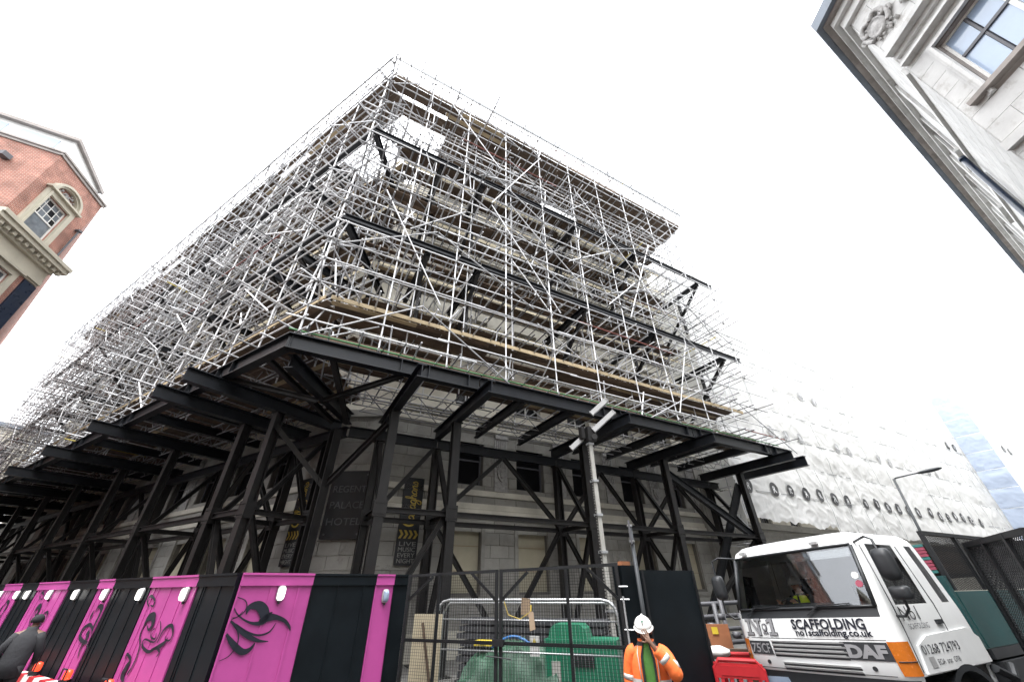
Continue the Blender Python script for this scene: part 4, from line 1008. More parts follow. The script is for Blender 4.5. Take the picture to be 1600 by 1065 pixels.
MOT_SCROLL = [[(-0.384, -0.566, 0.0305), (-0.567, -0.471, 0.1367), (-0.541, -0.366, 0.1592), (-0.506, -0.224, 0.0753), (-0.772, -0.149, 0.0448), (-0.746, -0.237, 0.0221)], [(-0.366, -0.457, 0.0513), (-0.261, -0.245, 0.0468), (-0.317, -0.0, 0.0432), (-0.511, 0.175, 0.0452), (-0.527, 0.326, 0.0346)], [(-0.527, 0.326, 0.0288), (-0.47, 0.473, 0.1397), (-0.245, 0.504, 0.148), (-0.139, 0.374, 0.1217), (-0.22, 0.278, 0.0442), (-0.411, 0.367, 0.0171)], [(0.166, 0.437, 0.0215), (0.342, 0.277, 0.031), (0.27, 0.097, 0.0305), (-0.205, 0.12, 0.0324), (-0.203, 0.012, 0.048), (0.201, -0.064, 0.0553), (0.489, 0.036, 0.0393)], [(0.057, 0.312, 0.0268), (-0.048, 0.258, 0.027), (0.037, 0.166, 0.0317), (0.246, 0.145, 0.0308), (0.204, 0.237, 0.0209)], [(0.414, 0.085, 0.0299), (0.477, 0.3, 0.0509), (0.727, 0.379, 0.0649), (0.917, 0.268, 0.0432), (0.898, 0.15, 0.0332), (0.691, 0.156, 0.0243), (0.664, 0.217, 0.0148)], [(0.259, -0.026, 0.0251), (0.543, 0.032, 0.0829), (0.722, 0.108, 0.0674), (0.792, 0.187, 0.0193)], [(0.431, 0.016, 0.0247), (0.653, -0.041, 0.0429), (0.594, -0.128, 0.0142)], [(-0.653, 0.667, 0.0243), (-0.885, 0.787, 0.038), (-0.799, 0.87, 0.057), (-0.512, 0.797, 0.0426), (-0.452, 0.685, 0.0357), (-0.633, 0.707, 0.0183)]]
MOT_SPRIG = [[(0.379, -0.464, 0.0296), (0.233, -0.266, 0.0613), (0.387, -0.162, 0.0685), (0.651, -0.234, 0.044), (0.758, -0.343, 0.0215)], [(0.575, -0.188, 0.0446), (0.523, 0.042, 0.0611), (0.133, 0.175, 0.0726), (-0.194, 0.077, 0.091), (-0.145, -0.08, 0.0892), (0.304, -0.157, 0.0691), (0.259, -0.031, 0.039)], [(0.523, -0.022, 0.0456), (0.438, 0.17, 0.0703), (0.467, 0.413, 0.1275), (0.385, 0.525, 0.1137), (0.133, 0.555, 0.0752), (0.116, 0.431, 0.0496)], [(-0.014, 0.247, 0.033), (-0.057, 0.368, 0.1089), (-0.022, 0.461, 0.0252)], [(0.174, -0.034, 0.0394), (0.263, 0.021, 0.1098), (0.419, -0.11, 0.0305)]]
def hoarding(name, F, bounds, label, motifs):
    o = thing(name, F.p(bounds[0][0], 0, 0), label, 'hoarding', 'painted hoarding runs')
    for a, b, c in bounds:
        m = M['pink'] if c == 'p' else M['black_gloss']
        pn = MB().mbox(F.box(a + .002, b - .002, -.02, .03, .05, HT)).build('panel', m, o)
        k = MB(); k.mbox(F.box(a + .003, b - .003, -.06, -.021, HT - .17, HT - .005)); k.mbox(F.box(a + .004, b - .004, -.08, .05, HT + .001, HT + .04)); k.build('top_rail', m, pn)
        if b - a > .7:
            k = MB(); s = a + .55
            while s < b - .3: k.mbox(F.box(s - .012, s + .012, -.034, -.021, .06, HT - .171)); s += .6
            k.mbox(F.box(b - .26, b - .22, -.036, -.021, .06, HT - .171)); k.build('batten', m, pn)
        k = MB(); k.mbox(F.box(a + .001, a + .022, -.045, -.0205, .06, HT - .171)); k.build('edge_strip', m, pn)
    k = MB()
    for s in range(int(bounds[0][0]), int(bounds[-1][1])): k.mbox(F.box(s + .4, s + .5, .06, .16, 0, HT - .1)); k.bar(F.p(s + .45, .2, 1.9), F.p(s + .45, 1.2, .15), .07, .07)
    k.build('timber_prop', M['plank'], o)
    for mo in motifs: motif(F, *mo, parent=o)
    return o
hoarding('painted_hoarding', HL, [(.06, 1.55, 'k'), (1.55, 3.75, 'p'), (3.75, 5.95, 'k'), (5.95, 7.05, 'p'), (7.05, 9.4, 'k'), (9.4, 12.4, 'p'), (12.4, 14.3, 'k'), (14.3, 16.6, 'p'), (16.6, 18.8, 'k'), (18.8, 21.5, 'p'), (21.5, 24, 'k'), (24, 27, 'p')],
    'long pink and black striped hoarding with scroll motifs along the left street', [(2.75, 1.2, MOT_SCROLL, 1), (6.5, 1.3, MOT_SPRIG, 1), (10.9, 1.3, MOT_SCROLL, 1), (15.4, 1.3, MOT_SPRIG, 1.1), (20, 1.3, MOT_SCROLL, 1)])
hoarding('painted_hoarding', HR, [(.0, 1.30, 'p'), (1.30, 2.66, 'k'), (2.66, 3.1, 'p'), (3.1, 3.46, 'k')], 'short pink and black hoarding between the striped run and mesh gate, with winged swirl', [(.56, 1.42, MOT_BIRD, 1)])
def bulkhead(F, s, z, lab, lit=True):
    o = thing('bulkhead_light', F.p(s, -.03, z), lab, 'wall light', 'bulkhead lights on the hoarding')
    def ring(d, kx, kz): return [F.p(s + kx * .075 * math.copysign(abs(math.cos(a)) ** .6, math.cos(a)), -d, z + kz * .13 * math.copysign(abs(math.sin(a)) ** .6, math.sin(a))) for a in [2 * math.pi * i / 20 for i in range(20)]]
    MB().loft([ring(.03, 1, 1), ring(.075, 1, 1), ring(.085, .9, .92)]).build('base', M['lamp_grey'], o, True)
    MB().loft([ring(.086, .84, .87), ring(.125, .8, .84), ring(.15, .6, .66), ring(.155, .2, .2)]).build('lens', M['lens'] if lit else M['pane'], o, True)
    k = MB(); k.tube(F.p(s, -.05, z - .13), F.p(s, -.05, z - .17), .025, 8); k.build('cable_gland', M['truck_black'], o)
ordn = ['first', 'second', 'third', 'fourth', 'fifth', 'sixth', 'seventh', 'eighth']
for i, s in enumerate((1.87, 4.03, 6.2, 8.35, 10.66, 13.0, 14.24, 16.45)): bulkhead(HL, s, 2.1, f'lit bulkhead light, {ordn[i]} from the corner along the striped hoarding')
bulkhead(HR, .74, 2.1, 'lit bulkhead light above the winged swirl on the pink panel'); bulkhead(HR, 2.92, 2.02, 'unlit glass bulkhead light on the narrow pink strip by the gate', False)

# red and white barrier blocks with hazard lamps
bi = 0
for i in range(9):
    s0 = -.2 + i * 1.62
    o = thing('barrier_block', HL.p(s0, -.4, 0), f'red and white barrier block, {["nearest", "second nearest", "third", "fourth", "fifth", "sixth", "seventh", "eighth", "farthest"][i]} along the hoarding foot', 'barrier', 'barrier blocks along the hoarding')
    for k in range(4):
        b = MB(); a = s0 + k * .4
        b.prism([(-.17, .02), (.17, .02), (.13, .2), (.09, .5), (-.09, .5), (-.13, .2)], lambda x, y, d, a=a: HL.p(d, -.4 + x, y), a + .002, a + .398)
        b.build('stripe', M['red'] if k % 2 else M['white_paint'], o)
    b = MB(); b.mbox(HL.box(s0 + .2, s0 + .5, -.55, -.25, 0, .03)); b.mbox(HL.box(s0 + 1.1, s0 + 1.4, -.55, -.25, 0, .03)); b.build('foot', M['truck_black'], o)
for i, s in enumerate((2.8, 5.06, 7.18, 9.52)):
    o = thing('hazard_lamp', HL.p(s, -.4, .5), f'glowing red hazard lamp, {["nearest the corner", "second from the corner", "third from the corner", "farthest along"][i]} on the barrier blocks', 'hazard lamp', 'red lamps on the barrier')
    MB().box(HL.p(s, -.4, .54), (.16, .16, .08), .3).build('base', M['truck_black'], o)
    MB().loft([[HL.p(s + r * math.cos(a), -.4 + r * .6 * math.sin(a), z) for a in [2 * math.pi * k / 14 for k in range(14)]] for z, r in ((.58, .1), (.62, .115), (.70, .115), (.74, .09), (.75, .02))]).build('lens', M['red_lens'], o, True)
    b = MB(); b.bar(HL.p(s - .13, -.48, .76), HL.p(s + .13, -.48, .76), .03, .02); b.bar(HL.p(s - .13, -.48, .58), HL.p(s - .13, -.48, .76), .02, .02); b.bar(HL.p(s + .13, -.48, .58), HL.p(s + .13, -.48, .76), .02, .02); b.build('handle', M['truck_black'], o)

# ================================================================ mesh gate
GA, GB = V((-2.41, 10.22, 0)), V((2.0, 8.57, 0)); gl = (GB - GA).length; gg = (GB - GA).normalized()
GF = Fr(GA, gg, V((-gg.y, gg.x, 0)))
def gate_leaf(s0, s1, lab, hinge_left):
    o = thing('mesh_gate', GF.p(s0, 0, 0), lab, 'gate', 'gate leaves')
    zt = lambda s: 2.43 + .11 * s / gl; zb = .12
    for a in (s0 + .03, s1 - .03): MB().bar(GF.p(a, 0, zb), GF.p(a, 0, zt(a)), .06, .06, GF.n).build('stile', M['black_metal'], o)
    MB().bar(GF.p((s0 + s1) / 2 - .25 * (1 if hinge_left else -1) - .05, 0, zb + .03), GF.p((s0 + s1) / 2 - .25 * (1 if hinge_left else -1) - .05, 0, zt(s0) - .0), .05, .05, GF.n).build('stile', M['black_metal'], o)
    for za, zb_ in ((zt(s0) - .03, zt(s1) - .03), (1.245, 1.245), (zb + .03, zb + .03)): MB().bar(GF.p(s0 + .061, .003, za), GF.p(s1 - .061, .003, zb_), .056, .056).build('rail', M['black_metal'], o)
    for a, b, za, zb_ in ((s0 + .06, s0 + .62, 1.95, zt(s0) - .06), (s1 - .06, s1 - .62, 1.95, zt(s1) - .06)): MB().bar(GF.p(a, .004, za), GF.p(b, .004, zb_), .05, .05).build('corner_brace', M['black_metal'], o)
    w = MB(); s = s0 + .06
    while s < s1 - .04: w.mbox(GF.box(s - .0022, s + .0022, -.034, -.0302, zb + .04, zt(s) - .05)); s += .05
    z = zb + .08
    while z < zt(s0) - .06: w.mbox(GF.box(s0 + .04, s1 - .04, -.0382, -.0345, z - .0022, z + .0022)); z += .05
    tag(w.build('wire_mesh', M['black_metal'], o), kind='stuff')
    return o
g1 = gate_leaf(.0, 2.2, 'left leaf of the black mesh gate, next to the pink hoarding', True)
g2 = gate_leaf(2.24, gl, 'right leaf of the black mesh gate, beside the orange-jacketed worker', False)
MB().mbox(GF.box(2.12, 2.36, -.09, -.04, 1.2, 1.31)).build('latch', M['black_metal'], g1)
MB().tube(GF.p(2.0, -.06, 1.05), GF.p(2.5, -.06, 1.02), .012, 6).build('bolt', M['black_metal'], g1)
tg = thing('card_tag', GF.p(2.95, -.06, 1.45), 'brown card tag hanging on the mesh gate', 'tag')
b = MB(); b.prism([(-.07, .24), (-.02, .28), (.03, .24), (.06, -.02), (-.05, -.05)], lambda x, y, d: GF.p(2.95 + x, d, 1.5 + y), -.064, -.056); b.build('card', M['card'], tg)
b = MB(); b.path([GF.p(2.93, -.06, 1.76), GF.p(2.7, -.055, 1.63), GF.p(2.45, -.055, 1.7), GF.p(2.36, -.05, 1.92)], .007, 5); b.tube(GF.p(2.93, -.062, 1.76), GF.p(2.93, -.05, 1.86), .015, 6); b.build('string', M['gold'], tg)
tg = thing('card_tag', GF.p(2.78, .1, 1.75), 'small tan notice behind the mesh of the right gate leaf', 'tag')
MB().prism([(-.1, -.12), (.09, -.16), (.11, .14), (-.08, .16)], lambda x, y, d: GF.p(2.78 + x, d, 1.82 + y), .05, .06).build('card', M['card'], tg)
# plywood and timber behind the left leaf
o = thing('plywood_sheet', GF.p(.15, .7, 0), 'pale plywood sheet standing behind the left gate leaf', 'board')
MB().mbox(GF.box(-.15, .58, .62, .65, .1, 1.66)).build('sheet', M['ply'], o); MB().bar(GF.p(.5, .6, .1), GF.p(.1, .6, 1.5), .03, .05).build('batten', M['plank'], o)
# galvanised fence panel behind the gate
hf = thing('fence_panel', GF.p(2.3, 1.0, 0), 'galvanised round-cornered wire fence panel standing behind the mesh gate', 'fence')
b = MB(); a0, a1, zt_ = .22, 4.45, 1.92
b.path([GF.p(a0, 1, .1), GF.p(a0, 1, zt_ - .28), GF.p(a0 + .06, 1, zt_ - .12), GF.p(a0 + .16, 1, zt_ - .03), GF.p(a0 + .32, 1, zt_), GF.p(a1 - .32, 1, zt_), GF.p(a1 - .16, 1, zt_ - .03), GF.p(a1 - .06, 1, zt_ - .12), GF.p(a1, 1, zt_ - .28), GF.p(a1, 1, .1)], .03, 8); b.build('frame', M['galv'], hf, True)
b = MB(); b.path([GF.p(a0 + .1, 1.12, .1), GF.p(a0 + .1, 1.12, zt_ - .28), GF.p(a0 + .26, 1.12, zt_ - .06), GF.p(a1 - .1, 1.12, zt_ - .06), GF.p(a1 - .03, 1.12, zt_ - .3), GF.p(a1 - .03, 1.12, .1)], .022, 8); b.tube(GF.p(a0, 1, 1.55), GF.p(a1, 1, 1.55), .015, 6); b.tube(GF.p(a0, 1, 1.0), GF.p(a1, 1, 1.0), .015, 6); b.build('rail', M['galv'], hf, True)
b = MB(); s = a0 + .1
while s < a1: b.mbox(GF.box(s - .0025, s + .0025, .99, .994, .12, zt_ - .06)); s += .075
tag(b.build('wire_mesh', M['galv'], hf), kind='stuff')
# stack of dark trench sheets leaning behind
st = thing('panel_stack', GF.p(2, 2.7, 0), 'stack of long dark grey ribbed panels lying behind the fence', 'stack')
for i in range(9): MB().mbox(GF.box(.0 + .05 * (i % 3), 3.9 - .07 * (i % 2), 2.5 + .02 * (i % 2), 3.3, .12 + i * .155, .12 + i * .155 + .11)).build('panel', M['grey_cloth'], st)
gc = thing('green_cabinet', GF.p(3.4, 2.0, 0), 'green steel site generator cabinet behind the mesh gate', 'cabinet')
b = MB(); b.mbox(GF.box(2.65, 4.25, 1.65, 2.45, .12, 1.18)); b.build('body', M['green_tank'], gc)
b = MB(); b.prism([(0, 0), (.9, 0), (.85, .18), (.75, .26), (.15, .26), (.05, .18)], lambda x, y, d: GF.p(2.72 + x, d, 1.181 + y), 1.75, 2.35); b.build('hood', M['green_tank'], gc)
b = MB(); b.mbox(GF.box(3.3, 3.75, 1.63, 1.649, .86, .95)); 
for i in range(4): b.mbox(GF.box(3.3, 3.75, 1.625, 1.648, .84 - i * .035, .855 - i * .035))
b.build('vent', M['truck_black'], gc)
b = MB(); b.mbox(GF.box(2.8, 3.0, 1.635, 1.648, .35, .8)); b.build('label_plate', M['offwhite'], gc); text('lettering', 'A', .16, M['green_tank'], gc, GF.face(2.84, 1.63, .5), extrude=.002)
tp = thing('green_tarpaulin', GF.p(1.7, 1.7, 0), 'crumpled dark green tarpaulin draped over a pile behind the gate', 'tarpaulin')
b = MB(); nx, nz = 26, 12; vs = []
for j in range(nz + 1):
    for i in range(nx + 1):
        u, v = i / nx, j / nz; s = .75 + u * 2.0; h = (.95 - .3 * abs(u - .55)) * (1 - v ** 2.2 * .95) + .13 * noise.noise(V((u * 9, v * 5, 3))) + .05 * noise.noise(V((u * 22, v * 9, 5))); tt = 2.2 - v * .75 + .1 * noise.noise(V((u * 6, v * 6, 8))); vs.append(GF.p(s + (u - .5) * v * .5, tt, .1 + h * (.85 + .2 * min(1, 3 * u))))
b.add(vs, [(j * (nx + 1) + i, j * (nx + 1) + i + 1, (j + 1) * (nx + 1) + i + 1, (j + 1) * (nx + 1) + i) for j in range(nz) for i in range(nx)]); b.build('cover', M['tarp'], tp, True)
o = thing('blue_hose', GF.p(2, 1.75, 1), 'bright blue hose arching over the green tarpaulin', 'hose')
b = MB(); b.path([GF.p(1.35 + 1.1 * i / 12, 1.7, .98 + .22 * math.sin(math.pi * i / 12)) for i in range(13)], .03, 8); b.build('hose', M['blue'], o, True)
o = thing('yellow_case', GF.p(1.0, 1.8, 1), 'yellow plastic case lying beside the tarpaulin', 'case')
b = MB(); b.mbox(GF.box(.78, 1.25, 1.9, 2.2, .98, 1.08)); b.build('case', M['yellow'], o); MB().tube(GF.p(.9, 1.88, 1.05), GF.p(1.1, 1.88, 1.05), .015, 6).build('handle', M['truck_black'], o)
o = thing('notice_board', GF.p(2.45, 1.55, .9), 'small white safety notice on the fence beside the green cabinet', 'notice')
MB().mbox(GF.box(2.36, 2.58, 1.5, 1.52, .88, 1.24)).build('board', M['white_paint'], o); b = MB(); b.add([GF.p(2.40, 1.497, 1.08), GF.p(2.54, 1.497, 1.08), GF.p(2.47, 1.497, 1.2)], [(0, 1, 2)]); b.build('triangle', M['yellow'], o)

# ================================================================ black solid panels right of the gate
bp = thing('black_hoarding', (3.0, 9.1, 0), 'tall glossy black hoarding panel standing behind the orange-jacketed worker', 'hoarding')
PA, PB = V((2.46, 8.69, 0)), V((3.78, 9.45, 0)); pd = (PB - PA).normalized(); PF = Fr(PA, pd, V((-pd.y, pd.x, 0))); pl_ = (PB - PA).length
b = MB(); b.mbox(PF.box(0, pl_, 0, .05, .06, 2.42)); b.build('panel', M['black_gloss'], bp)
b = MB(); b.mbox(PF.box(0, .05, -.03, -.001, .06, 2.42)); b.mbox(PF.box(pl_ - .05, pl_, -.03, -.001, .06, 2.42)); b.build('edge_strip', M['black_metal'], bp)
b = MB(); b.bar(PF.p(.3, .06, 2), PF.p(.3, 1.0, .1), .08, .08); b.bar(PF.p(1.2, .06, 2), PF.p(1.2, 1.0, .1), .08, .08); b.build('prop', M['plank'], bp)
b2_ = thing('gate_post', (2.12, 8.62, 0), 'scuffed black box post with red brick on top, right of the mesh gate', 'post')
QF = Fr(V((2.06, 8.58, 0)), az(62), V((-az(62).y, az(62).x, 0)))
b = MB(); b.mbox(QF.box(0, .36, 0, .25, .05, 2.5)); b.build('post', M['black_gloss'], b2_)
b = MB(); b.mbox(QF.box(.08, .3, .05, .16, 2.501, 2.57)); b.build('brick', M['orange_ply'], b2_)
b = MB()
for z in (1.0, 1.5, 1.95, 2.15): b.tube(GF.p(gl - .02, -.04, z), GF.p(gl + .14, -.04, z), .014, 6)
b.tube(GF.p(gl + .03, -.05, .1), GF.p(gl + .03, -.05, 2.0), .018, 8); b.build('hinge_rod', M['galv'], b2_)
sp = thing('sign_post', (2.33, 8.5, 0), 'thin dark post with edge-on sign clamped to its top, in front of black panels', 'sign post')
MB().tube((2.34, 8.5, .0), (2.34, 8.5, 3.2), .038, 12).build('pole', M['lampgrey'], sp, True)
b = MB(); b.box((2.315, 8.44, 3.05), (.035, .26, .42), -.28); b.build('sign_plate', M['frame_dark'], sp)
b = MB(); 
for z in (2.9, 3.18): b.box((2.335, 8.49, z), (.1, .1, .03), -.2)
b.build('clamp', M['galv'], sp)

# hoist mast
hm = thing('hoist_mast', (2.6, 12.7, 0), 'tall grey toothed rack mast with twin galvanised box head behind the gate', 'mast')
b = MB(); b.box((2.6, 12.7, 3.2), (.125, .125, 6.3), .4); b.build('mast', M['offwhite'], hm)
b = MB()
for i in range(70): b.box((2.505, 12.64, .6 + i * .08), (.06, .03, .035), .4)
b.build('rack', M['steel_col'], hm)
for z in (1.6, 3.0, 4.0, 5.0, 6.2): MB().box((2.6, 12.7, z), (.2, .2, .07), .4).build('collar', M['galv'], hm)
hv = (V((3.45, 12.53, 7.28)) - V((1.99, 12.85, 6.11)))
for k, (o0, o1, dv) in enumerate(((.0, .55, V((0, 0, 0))), (.5, 1.0, V((.05, -.1, -.05))), (.62, 1.0, V((-.12, -.05, .42))))):
    p, q = V((1.99, 12.85, 6.11)) + hv * o0 + dv, V((1.99, 12.85, 6.11)) + hv * o1 + dv; x = MB(); x.bar(p, q, .12, .16); x.bar(p - hv * .012, p, .15, .19); x.bar(q, q + hv * .012, .15, .19); x.build('box_arm', M['lamp_grey'], hm)
b = MB(); b.box((2.62, 12.68, 6.5), (.3, .3, .5), .4); b.box((2.35, 12.6, 6.55), (.12, .2, .4), .4); b.tube((2.75, 12.5, 6.4), (2.75, 12.8, 6.4), .1, 12); b.build('drive_unit', M['steel_col'], hm)

# red plastic barriers and site clutter left of the lorry
for i, (x, y, rz, lab) in enumerate(((4.12, 9.2, -.42, 'red plastic barrier with the cut-out slots, left of the lorry'), (4.6, 9.95, -.2, 'red plastic barrier half hidden behind the lorry bumper'))):
    o = thing('plastic_barrier', (x, y, 0), lab, 'barrier', 'red plastic barriers', rz)
    b = MB(); W = .82
    b.path([(-W / 2, 0, .05), (-W / 2, 0, .86), (-W / 2 + .1, 0, .98), (W / 2 - .1, 0, .98), (W / 2, 0, .86), (W / 2, 0, .05)], .035, 8)
    b.b2((-W / 2, -.03, .72), (W / 2, .03, .94)); b.b2((-W / 2, -.02, .1), (W / 2, .02, .2))
    for k in range(5): xk = -W / 2 + .1 + k * .155; b.b2((xk - .03, -.025, .2), (xk + .03, .025, .72))
    b.build('frame', M['red'], o, local=True)
    MB().b2((-W / 2 + .1, -.04, .76), (W / 2 - .1, -.031, .9)).build('reflective_strip', M['white_paint'] if i else M['red'], o, local=True)
    b = MB(); b.b2((-W / 2, -.25, 0), (-W / 2 + .1, .25, .05)); b.b2((W / 2 - .1, -.25, 0), (W / 2, .25, .05)); b.build('foot', M['truck_black'], o, local=True)
o = thing('pipe_manifold', (4.6, 11.2, 0), 'tangle of grey pipes and valves against the hotel base, behind the lorry', 'pipes')
b = MB()
for i in range(7): a = V((3.6 + i * .28, 11.0 + .25 * (i % 2), .1)); b.tube(a, a + V((0, 0, 1.5 + .2 * (i % 3))), .05, 8)
for i in range(4): b.tube((3.4, 11.0, 1.0 + i * .25), (5.6, 11.4, 1.05 + i * .25), .045, 8)
for i in range(8): b.box((3.5 + i * .26, 10.95, 1.2 + .17 * (i % 3)), (.14, .12, .12))
b.path([(4.0, 10.6, .7), (4.0, 10.5, 1.0), (4.2, 10.5, 1.15), (4.45, 10.5, 1.1), (4.5, 10.5, .8)], .05, 8); b.build('pipework', M['frame_dark'], o, True)
for x, w, lab in ((3.72, .34, 'small orange-brown board with a notice, left of the red barrier'), (4.35, .5, 'rust orange board behind the red barrier by the lorry')):
    o = thing('orange_board', (x, 10.3, 0), lab, 'board', 'orange boards')
    MB().box((x, 10.3, 1.2), (w, .04, .5), -.2).build('board', M['orange_ply'], o); MB().box((x - .05, 10.27, 1.34), (.12, .01, .12), -.2).build('notice', M['yellow'], o)
    b = MB(); b.box((x - w / 2 + .04, 10.33, .6), (.05, .05, 1.2)); b.box((x + w / 2 - .04, 10.31, .6), (.05, .05, 1.2)); b.build('leg', M['plank'], o)
def sack(name, c, r, label, m):
    b = MB(); rings = []
    for j in range(9):
        ph = -1.4 + 2.8 * j / 8; rings.append([V(c) + V((r[0] * math.cos(ph) * math.cos(a) * (1 + .2 * noise.noise(V((a * 2, ph * 2, r[0] * 9)))), r[1] * math.cos(ph) * math.sin(a), r[2] * math.sin(ph) * (1 + .3 * noise.noise(V((a, ph, 4)))))) for a in [2 * math.pi * k / 16 for k in range(16)]])
    b.loft(rings); o = b.build(name, m, None, True); tag(o, label, 'sack'); return o
sack('white_sack', (4.05, 9.9, 1.02), (.3, .2, .1), 'crumpled white sack lying on top of the red barriers', M['white_paint'])
o = thing('timber_beam', (4.2, 10.0, 0), 'dark timber beam on trestles below the orange boards', 'timber'); MB().box((4.25, 10.15, .98), (1.3, .12, .14), -.2).build('beam', M['plank'], o); b = MB(); b.box((3.8, 10.2, .45), (.08, .3, .9)); b.box((4.7, 10.0, .45), (.08, .3, .9)); b.build('trestle', M['plank'], o)

# street lamp down the right-hand street
sl = thing('street_lamp', (20.7, 21.75, 0), 'grey street lamp with short angled arm in front of the sheeting', 'street lamp')
MB().tube((20.7, 21.75, 0), (20.8, 21.65, 6.95), .085, 12, r2=.055).build('pole', M['lampgrey'], sl, True)
MB().path([(20.8, 21.65, 6.85), (20.85, 21.6, 6.97), (21.2, 21.2, 7.03), (21.6, 20.8, 7.08)], .035, 8).build('arm', M['lampgrey'], sl, True)
b = MB(); hd2 = (V((22.2, 20.2, 7.16)) - V((21.5, 20.9, 7.06))); q0 = V((21.5, 20.9, 7.06)); sdv = V((.7, .7, 0)) 
b.loft([[q0 + hd2 * u + sdv * w * math.cos(a) + V((0, 0, h * math.sin(a))) for a in [2 * math.pi * k / 12 for k in range(12)]] for u, w, h in ((0, .04, .04), (.2, .11, .08), (.55, .15, .1), (.85, .12, .08), (1, .03, .03))]); b.build('lantern', M['lampgrey'], sl, True)

# ================================================================ lorry
TPOS = V((5.008, 8.162, 0))
TM = Matrix.Translation(TPOS) @ Matrix.Rotation(rad(-62.35), 4, 'Z') @ Matrix.Rotation(rad(-3.2), 4, 'Y') @ Matrix.Diagonal(V((1.08, 1.08, 1, 1)))
trk = thing('flatbed_lorry', TPOS, 'white scaffolding lorry with black lettering and amber indicators, lower right', 'lorry', M=TM)
def TB(name, mb, m, parent=None, smooth=False): return mb.build(name, m, parent or trk, smooth, local=True)
# cab rings: z, front y, half width, back y, corner radius
RING = [(.50, .06, 1.16, 2.50, .16), (.92, .02, 1.20, 2.53, .18), (.96, .00, 1.215, 2.54, .18), (1.22, .00, 1.22, 2.54, .18), (1.47, .015, 1.22, 2.54, .18), (1.66, .04, 1.215, 2.54, .17), (1.80, .075, 1.205, 2.53, .15), (2.25, .20, 1.17, 2.48, .13), (2.68, .32, 1.125, 2.42, .12), (2.78, .36, 1.10, 2.38, .15), (2.87, .46, 1.02, 2.3, .2), (2.91, .62, .88, 2.1, .2)]
XF = [-1, -.8, -.55, -.3, -.05, .05, .3, .55, .8, 1]
def ring(z, y0, w, y1, r):
    P = []
    for f in XF: x = f * (w - r); P.append(V((x, y0 + .05 * f * f, z)))     # gently bowed front
    yc = y0 + .05
    for k in (1, 2, 3): a = -math.pi / 2 + k * math.pi / 8; P.append(V((w - r + r * math.cos(a), yc + r + r * math.sin(a), z)))
    for yy in (.0, .09, .30, .55, .70, .80, .92, 1.0): P.append(V((w, lerp(yc + r, y1 - .1, yy), z)))
    P.append(V((w - .1, y1, z))); P.append(V((-w + .1, y1, z)))
    for yy in (1.0, .92, .80, .70, .55, .30, .09, .0): P.append(V((-w, lerp(yc + r, y1 - .1, yy), z)))
    for k in (1, 2, 3): a = math.pi + k * math.pi / 8; P.append(V((-w + r + r * math.cos(a), yc + r + r * math.sin(a), z)))
    return P
RG = [ring(*q) for q in RING]; NP = len(RG[0])
# segment classes
SEG_FRONT = set(range(0, 9)); SEG_WS = set(range(0, 9)) | {9, NP - 1}
R0 = 13                                              # first right side point index
DW_R = set(range(R0 + 1, R0 + 3)); QW_R = {R0 + 5}
L1 = R0 + 8 + 2; DW_L = {L1 + 4, L1 + 5}; QW_L = {L1 + 1}
shell, black, bump_ = MB(), MB(), MB(); ws, sw = MB(), []
for i in range(len(RG) - 1):
    for k in range(NP):
        a, b, c, d = RG[i][k], RG[i][(k + 1) % NP], RG[i + 1][(k + 1) % NP], RG[i + 1][k]
        if i in (6, 7) and k in SEG_WS: ws.quad(a, b, c, d); continue
        if i in (6, 7) and (k in DW_R or k in DW_L or k in QW_R or k in QW_L): sw.append((a, b, c, d)); continue
        if i == 5 and k in SEG_WS: black.quad(a, b, c, d); continue
        if i == 0 and k in (SEG_WS | {10, 11, NP - 2, NP - 3}): bump_.quad(a, b, c, d); continue
        if i <= 1 and (R0 <= k <= R0 + 5 or L1 + 2 <= k <= L1 + 7): continue   # wheel arch
        shell.quad(a, b, c, d)
shell.add(RG[-1], [tuple(range(NP))])
def weld(o, angle=40):
    bm = bmesh.new(); bm.from_mesh(o.data); bmesh.ops.remove_doubles(bm, verts=bm.verts, dist=.001); bmesh.ops.recalc_face_normals(bm, faces=bm.faces)
    bm.to_mesh(o.data); bm.free(); o.data.polygons.foreach_set('use_smooth', [True] * len(o.data.polygons)); o.data.set_sharp_from_angle(angle=rad(angle)); return o
cab = weld(TB('cab', shell, M['truck_white'])); weld(TB('scuttle_panel', black, M['truck_black'])); weld(TB('bumper', bump_, M['truck_black']))
wsc = weld(TB('windscreen', ws, M['windscreen']))
for q in sw: pass
grp = {}
for q in sw: grp.setdefault((q[0].x > 0, (q[0].y + q[1].y) / 2 > 1.6), []).append(q)
for L in grp.values():
    b = MB()
    for q in L: b.quad(*q)
    weld(TB('side_window', b, M['side_glass']))
# windscreen rubber, corner pillars
def fpt(x, z, dy=0):                                # a point on the cab front at x, z
    for i in range(len(RING) - 1):
        if RING[i][0] <= z <= RING[i + 1][0]:
            t = (z - RING[i][0]) / (RING[i + 1][0] - RING[i][0]); y0 = lerp(RING[i][1], RING[i + 1][1], t); w = lerp(RING[i][2], RING[i + 1][2], t) - lerp(RING[i][4], RING[i + 1][4], t); r = lerp(RING[i][4], RING[i + 1][4], t)
            f = x / w
            if abs(f) <= 1: return V((x, y0 + .05 * f * f + dy, z))
            e = min(1, (abs(x) - w) / r); return V((x, y0 + .05 + r - r * math.sqrt(max(0, 1 - e * e)) + dy, z))
def cpt(k, z):                                      # a point on the cab skin by ring position
    for i in range(len(RING) - 1):
        if RING[i][0] <= z <= RING[i + 1][0]:
            t = (z - RING[i][0]) / (RING[i + 1][0] - RING[i][0]); j = int(k); f = k - j
            return RG[i][j].lerp(RG[i][j + 1], f).lerp(RG[i + 1][j].lerp(RG[i + 1][j + 1], f), t)
b = MB()
